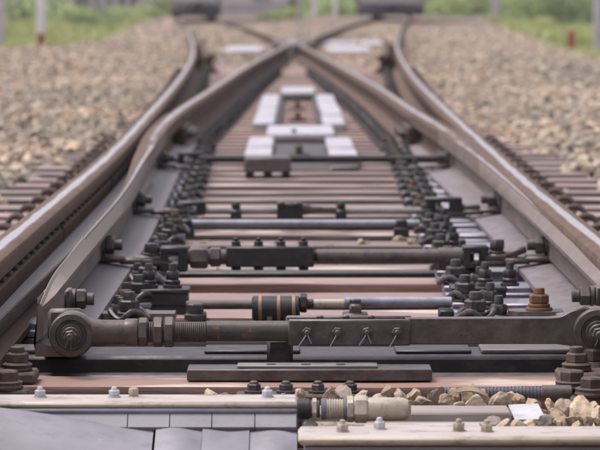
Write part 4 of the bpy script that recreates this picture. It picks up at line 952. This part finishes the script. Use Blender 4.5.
# ------------------------------------------------------------------ far things
def train(xc, y, yaw, wid, dt, label, bm, cat):
    t = thing('train', (xc, y, 0), label, cat); R = Matrix.Rotation(yaw, 3, 'Z')
    def bx(b, c, s_, bev=.03): b.box(Vector((xc, y, 0))+R@Vector(c), s_, bev, R)
    h = wid/2
    b = MB(); bx(b, (0, 9, dt+1.5), (wid, 18, 3.0), .18); body = b.build('body', M[bm], t)
    b = MB(); bx(b, (0, 9, dt-.03), (wid*.96, 17.8, .2), .05); bx(b, (0, .3, (dt+.07)/2), (wid*.95, .9, dt-.07), .03); b.build('underframe', M['under'], t)
    for yy_ in (2.4, 15.5):
        b = MB(); bx(b, (0, yy_, .48), (wid*.78, 2.6, .34), .05)
        bo = b.build('bogie', M['under'], t)
        for q in (-.85, .85):
            for s_ in (-1, 1):
                b = MB(); p0 = Vector((xc, y, 0))+R@Vector((s_*.50, yy_+q, .43)); b.cyl(p0, p0+R@Vector((s_*.13, 0, 0)), .43, 24, .02); b.build('wheel', M['under'], bo)
    b = MB(); bx(b, (0, -.32, dt+.1), (.2, .6, .2), .04); b.build('coupler', M['under'], t)
    for s_ in (-1, 1):
        b = MB(); bx(b, (s_*wid*.27, -.012, 2.45), (wid*.30, .03, .95), .01); b.build('window', M['glass'], t)
        b = MB(); p0 = Vector((xc, y, 0))+R@Vector((s_*wid*.36, -.01, 1.25)); b.cyl(p0, p0+R@Vector((0, -.06, 0)), .11, 16, .01); b.build('headlight', M['white'], t)
    b = MB(); bx(b, (0, -.010, 2.2), (wid*.2, .03, 1.7), .01); b.build('door', M['greybox'], t)
train(-(O_L(88)-.566), 88, math.radians(2.2), 1.55, .31, 'dark-framed train standing on the left track far behind', 'trainred', 'train')
train(O_R(94)-.566, 94, -math.radians(2.2), 2.25, .27, 'pale train with black underframe on the right track far behind', 'trainbody', 'train')

def post(name, px, pyb, pyt, wpx, Y, m, label, cat, zb_=None, red=None):
    x = PX(px, Y); wd = wpx*Y/FPX; z0 = -.44 if zb_ is None else zb_; z1 = PZ(pyt, Y)
    t = thing(name, (x, Y, z0), label, cat)
    zs = z0 if red is None else PZ(red, Y)
    b = MB(); b.box((x, Y, (zs+z1)/2), (wd, wd, z1-zs), wd*.12); b.build('post', M[m], t)
    b = MB(); b.hull([(-wd/2, -wd/2, 0), (wd/2, -wd/2, 0), (-wd/2, wd/2, 0), (wd/2, wd/2, 0), (0, 0, wd*.45)], (x, Y, z1-.002)); b.build('cap', M[m], t)
    if red is not None:
        b = MB(); b.box((x, Y, (z0+zs)/2), (wd*.8, wd*.8, zs-z0-.002), wd*.1); b.build('foot', M['red'], t)
    return t
post('marker_post', 41, 46, -26, 8.5, 54, 'white', 'white marker post with red foot in the left grass', 'post', red=34)
post('concrete_post', 2, 46, -60, 7, 62, 'concrete', 'grey concrete post cut by the left edge', 'post')
post('red_post', 571.5, 47, 31, 6, 52, 'red', 'short dark red post in the right grass', 'post')
post('concrete_post', 598, 45, -60, 8, 55, 'concrete', 'grey concrete post cut by the right edge', 'post')
post('pale_post', 496, 10, -30, 8, 120, 'wall', 'pale post behind the right grass', 'post')
post('signal_post', 298, 36, -60, 3.2, 70, 'wall', 'thin pale post standing beyond the crossing between the tracks', 'post', zb_=-.30)
post('pale_post', 314, 12, -40, 4.5, 128, 'white', 'thin pale post just left of the right train', 'post')
post('pale_post', 335, 12, -40, 4.5, 128, 'white', 'thin pale post next to the right train end', 'post')
# concrete fence at the left back
Yw = 128; t = thing('fence', (PX(75, Yw), Yw, -.46), 'pale concrete panel fence behind the left grass', 'fence')
for i, px in enumerate((-30, -8, 14, 50, 72, 92, 104, 116, 128, 140, 160)):
    b = MB(); b.box((PX(px, Yw), Yw-.1, .7), (.22, .2, 2.4), .03); b.build('post', M['wall'], t)
for a, c, m_ in ((-30, 14, 'concrete'), (46, 71, 'wall'), (74, 91, 'greybox'), (93, 117, 'wall'), (118, 139, 'greybox'), (141, 159, 'wall')):
    b = MB(); b.box((PX((a+c)/2, Yw), Yw+.05, .62), (PX(c-1+CX, Yw)-PX(a+1+CX, Yw), .12, 2.1), .02); b.build('panel', M[m_], t)
# low platform between the tracks
Yw = 135; t = thing('platform', (PX(252, Yw), Yw, -.46), 'low grey platform between the two far tracks', 'platform')
b = MB(); b.box((PX(254, Yw), Yw+6, -.02), (PX(288, Yw)-PX(222, Yw), 12, .86), .04); b.build('wall', M['wall'], t)
b = MB(); b.box((PX(254, Yw), Yw+6, .44), (PX(290, Yw)-PX(220, Yw), 12.2, .08), .02); b.build('coping', M['concrete'], t)
t = thing('shed', (PX(232, 150), 150, -.46), 'grey shed behind the low platform', 'shed')
b = MB(); b.box((PX(256, 150), 152, 1.1), (3.2, 3, 3.1), .03); b.build('wall', M['wall'], t)
b = MB(); b.box((PX(256, 150), 152, 2.72), (3.6, 3.4, .14), .02); b.build('roof', M['greybox'], t)
b = MB(); b.box((PX(262, 150), 150.49, .5), (.9, .05, 1.9), .01); b.build('door', M['greybox'], t)

# grass and bushes
def grass_patch(name, regions, label):
    vs_, fs = [], []
    for (xa, xb, ya, yb_, n, hmin, hmax) in regions:
        for _ in range(n):
            x, y = random.uniform(xa, xb), random.uniform(ya, yb_)
            if abs(x) < edgef(x, y)+.25*math.sin(y*1.7)+.1: continue
            z = max(-.47, zbed(x, y)-.02)
            for q in range(4):
                a = random.uniform(0, 6.28); h = random.uniform(hmin, hmax); wd = .012+.02*random.random(); lx, ly = random.gauss(0, .3)*h, random.gauss(0, .3)*h
                dx, dy = math.cos(a)*wd, math.sin(a)*wd; jx, jy = random.gauss(0, .06), random.gauss(0, .06); o = len(vs_)
                vs_ += [(x+jx-dx, y+jy-dy, z), (x+jx+dx, y+jy+dy, z), (x+jx+dx*.6+lx*.5, y+jy+dy*.6+ly*.5, z+h*.6), (x+jx+lx, y+jy+ly, z+h)]
                fs += [(o, o+1, o+2), (o, o+2, o+3)]
    me = bpy.data.meshes.new(name); me.from_pydata(vs_, [], fs); me.materials.append(M['grass']); o = bpy.data.objects.new(name, me); COL.objects.link(o)
    return tag(o, label, 'grass', kind='stuff')
grass_patch('grass', [(-15, -3.0, 42, 75, 9000, .05, .14), (-18, -5, 75, 130, 9000, .1, .4)], 'yellow-green grass strip on the left beyond the ballast')
grass_patch('grass', [(3.2, 9, 30, 60, 7000, .04, .10), (4, 16, 60, 130, 10000, .1, .32)], 'yellow-green grass strip on the right beyond the ballast')
def bush(px, pyb, Y, rx, rz, m, label, n=1500, zb_=-.44):
    x = PX(px, Y); t = thing('bush', (x, Y, zb_), label, 'bush'); vs_, fs = [], []
    lobes = [(random.uniform(-.6, .6)*rx, random.uniform(-.5, .5)*rx, rz*random.uniform(.35, 1.1), random.uniform(.35, .6)) for _ in range(9)]
    for _ in range(n):
        l = random.choice(lobes); d = Vector((random.gauss(0, 1), random.gauss(0, 1), random.gauss(0, 1))).normalized()*random.uniform(.6, 1.05)
        c = Vector((x+l[0]+d.x*l[3]*rx, Y+l[1]+d.y*l[3]*rx, max(zb_+.03, zb_+l[2]+d.z*l[3]*rz))); s_ = random.uniform(.03, .075)*max(.6, rx)
        u = Vector((random.gauss(0, 1), random.gauss(0, 1), random.gauss(0, 1))).normalized(); v = u.orthogonal().normalized(); o = len(vs_)
        vs_ += [c-u*s_, c+v*s_*.5, c+u*s_, c-v*s_*.5]; fs.append((o, o+1, o+2, o+3))
    b = MB(); b.add(vs_, fs); me = bpy.data.meshes.new('foliage'); me.from_pydata([Vector(q)-t.location for q in vs_], [], fs); me.materials.append(M[m]); o = bpy.data.objects.new('foliage', me); COL.objects.link(o); o.parent = t
    b = MB()
    for q in range(4): b.tube([(x, Y, zb_-.02), (x+random.uniform(-.3, .3)*rx, Y+random.uniform(-.2, .2)*rx, zb_+rz*.6), (x+random.uniform(-.6, .6)*rx, Y+random.uniform(-.3, .3)*rx, zb_+rz*1.1)], [.03*rx, .02*rx, .008], 6)
    b.build('stem', M['bark'], t)
bush(98, 28, 92, 1.1, .42, 'leafd', 'rounded dark green bush in the left grass')
bush(70, 28, 110, 1.4, .5, 'leafl', 'light green bush right of the white marker post')
bush(22, 28, 112, 1.8, .9, 'leafl', 'tall light green bush left of the white marker post')
bush(135, 18, 120, 1.2, .6, 'leafl', 'light green bush by the fence near the left train')
bush(160, 10, 126, 1.0, 1.2, 'leafl', 'light green bush touching the left train')
bush(273, 20, 100, .65, .36, 'leafl', 'low light green bush between the tracks behind the thin post', zb_=-.28)
bush(288, 20, 112, .9, .4, 'leafl', 'second low green bush between the tracks', zb_=-.28)
bush(340, 12, 134, 1.5, .9, 'leafl', 'bright green bush left of the right train')
bush(565, 14, 100, 1.1, .95, 'leafd', 'dark green bush at the top right')
bush(588, 14, 104, .9, .9, 'leafd', 'smaller dark green bush beside the right edge post')
bush(535, 12, 130, 1.5, 1.0, 'leafl', 'light green bush left of the dark bush at top right')
bush(445, 10, 136, 1.5, 1.1, 'leafl', 'light green bush right of the right train')
bush(470, 10, 140, 1.8, 1.2, 'leafl', 'broad light green bush between right train and pale post')
bush(515, 10, 140, 1.6, 1.3, 'leafl', 'light green bush right of the pale post')
# a far belt of trees that closes the view, reads as one mass
vs_, fs = [], []
for _ in range(16000):
    x = random.uniform(-70, 70); hh = 5.2+1.6*math.sin(x*.31)+1.2*math.sin(x*.83+1); c = Vector((x, 190+random.uniform(-6, 10), -.4+hh*random.random()**1.2)); s_ = random.uniform(.3, .7)
    u = Vector((random.gauss(0, 1), random.gauss(0, 1), random.gauss(0, 1))).normalized(); v = u.orthogonal().normalized(); o = len(vs_)
    vs_ += [c-u*s_, c+v*s_*.6, c+u*s_, c-v*s_*.6]; fs.append((o, o+1, o+2, o+3))
me = bpy.data.meshes.new('far_wood'); me.from_pydata(vs_, [], fs); me.materials.append(M['leafl']); o = bpy.data.objects.new('far_wood', me); COL.objects.link(o)
tag(o, 'far-off belt of light green trees closing the view', 'trees', kind='stuff')

# ------------------------------------------------------------------ thin summer haze
mh = bpy.data.materials.new('haze_air'); mh.use_nodes = True; N = mh.node_tree.nodes; N.clear()
ou = N.new('ShaderNodeOutputMaterial'); pv = N.new('ShaderNodeVolumePrincipled'); pv.inputs['Color'].default_value = (.95, .94, .97, 1); pv.inputs['Density'].default_value = .0005; pv.inputs['Anisotropy'].default_value = .2
mh.node_tree.links.new(pv.outputs[0], ou.inputs['Volume'])
b = MB(); b.box((0, 670, 4.5), (1440, 1480, 12.0), .0)
hz = b.build('haze', mh, flat=True); hz['kind'] = 'stuff'; hz['label'] = 'thin pale haze in the air over the whole yard'; hz['category'] = 'haze'
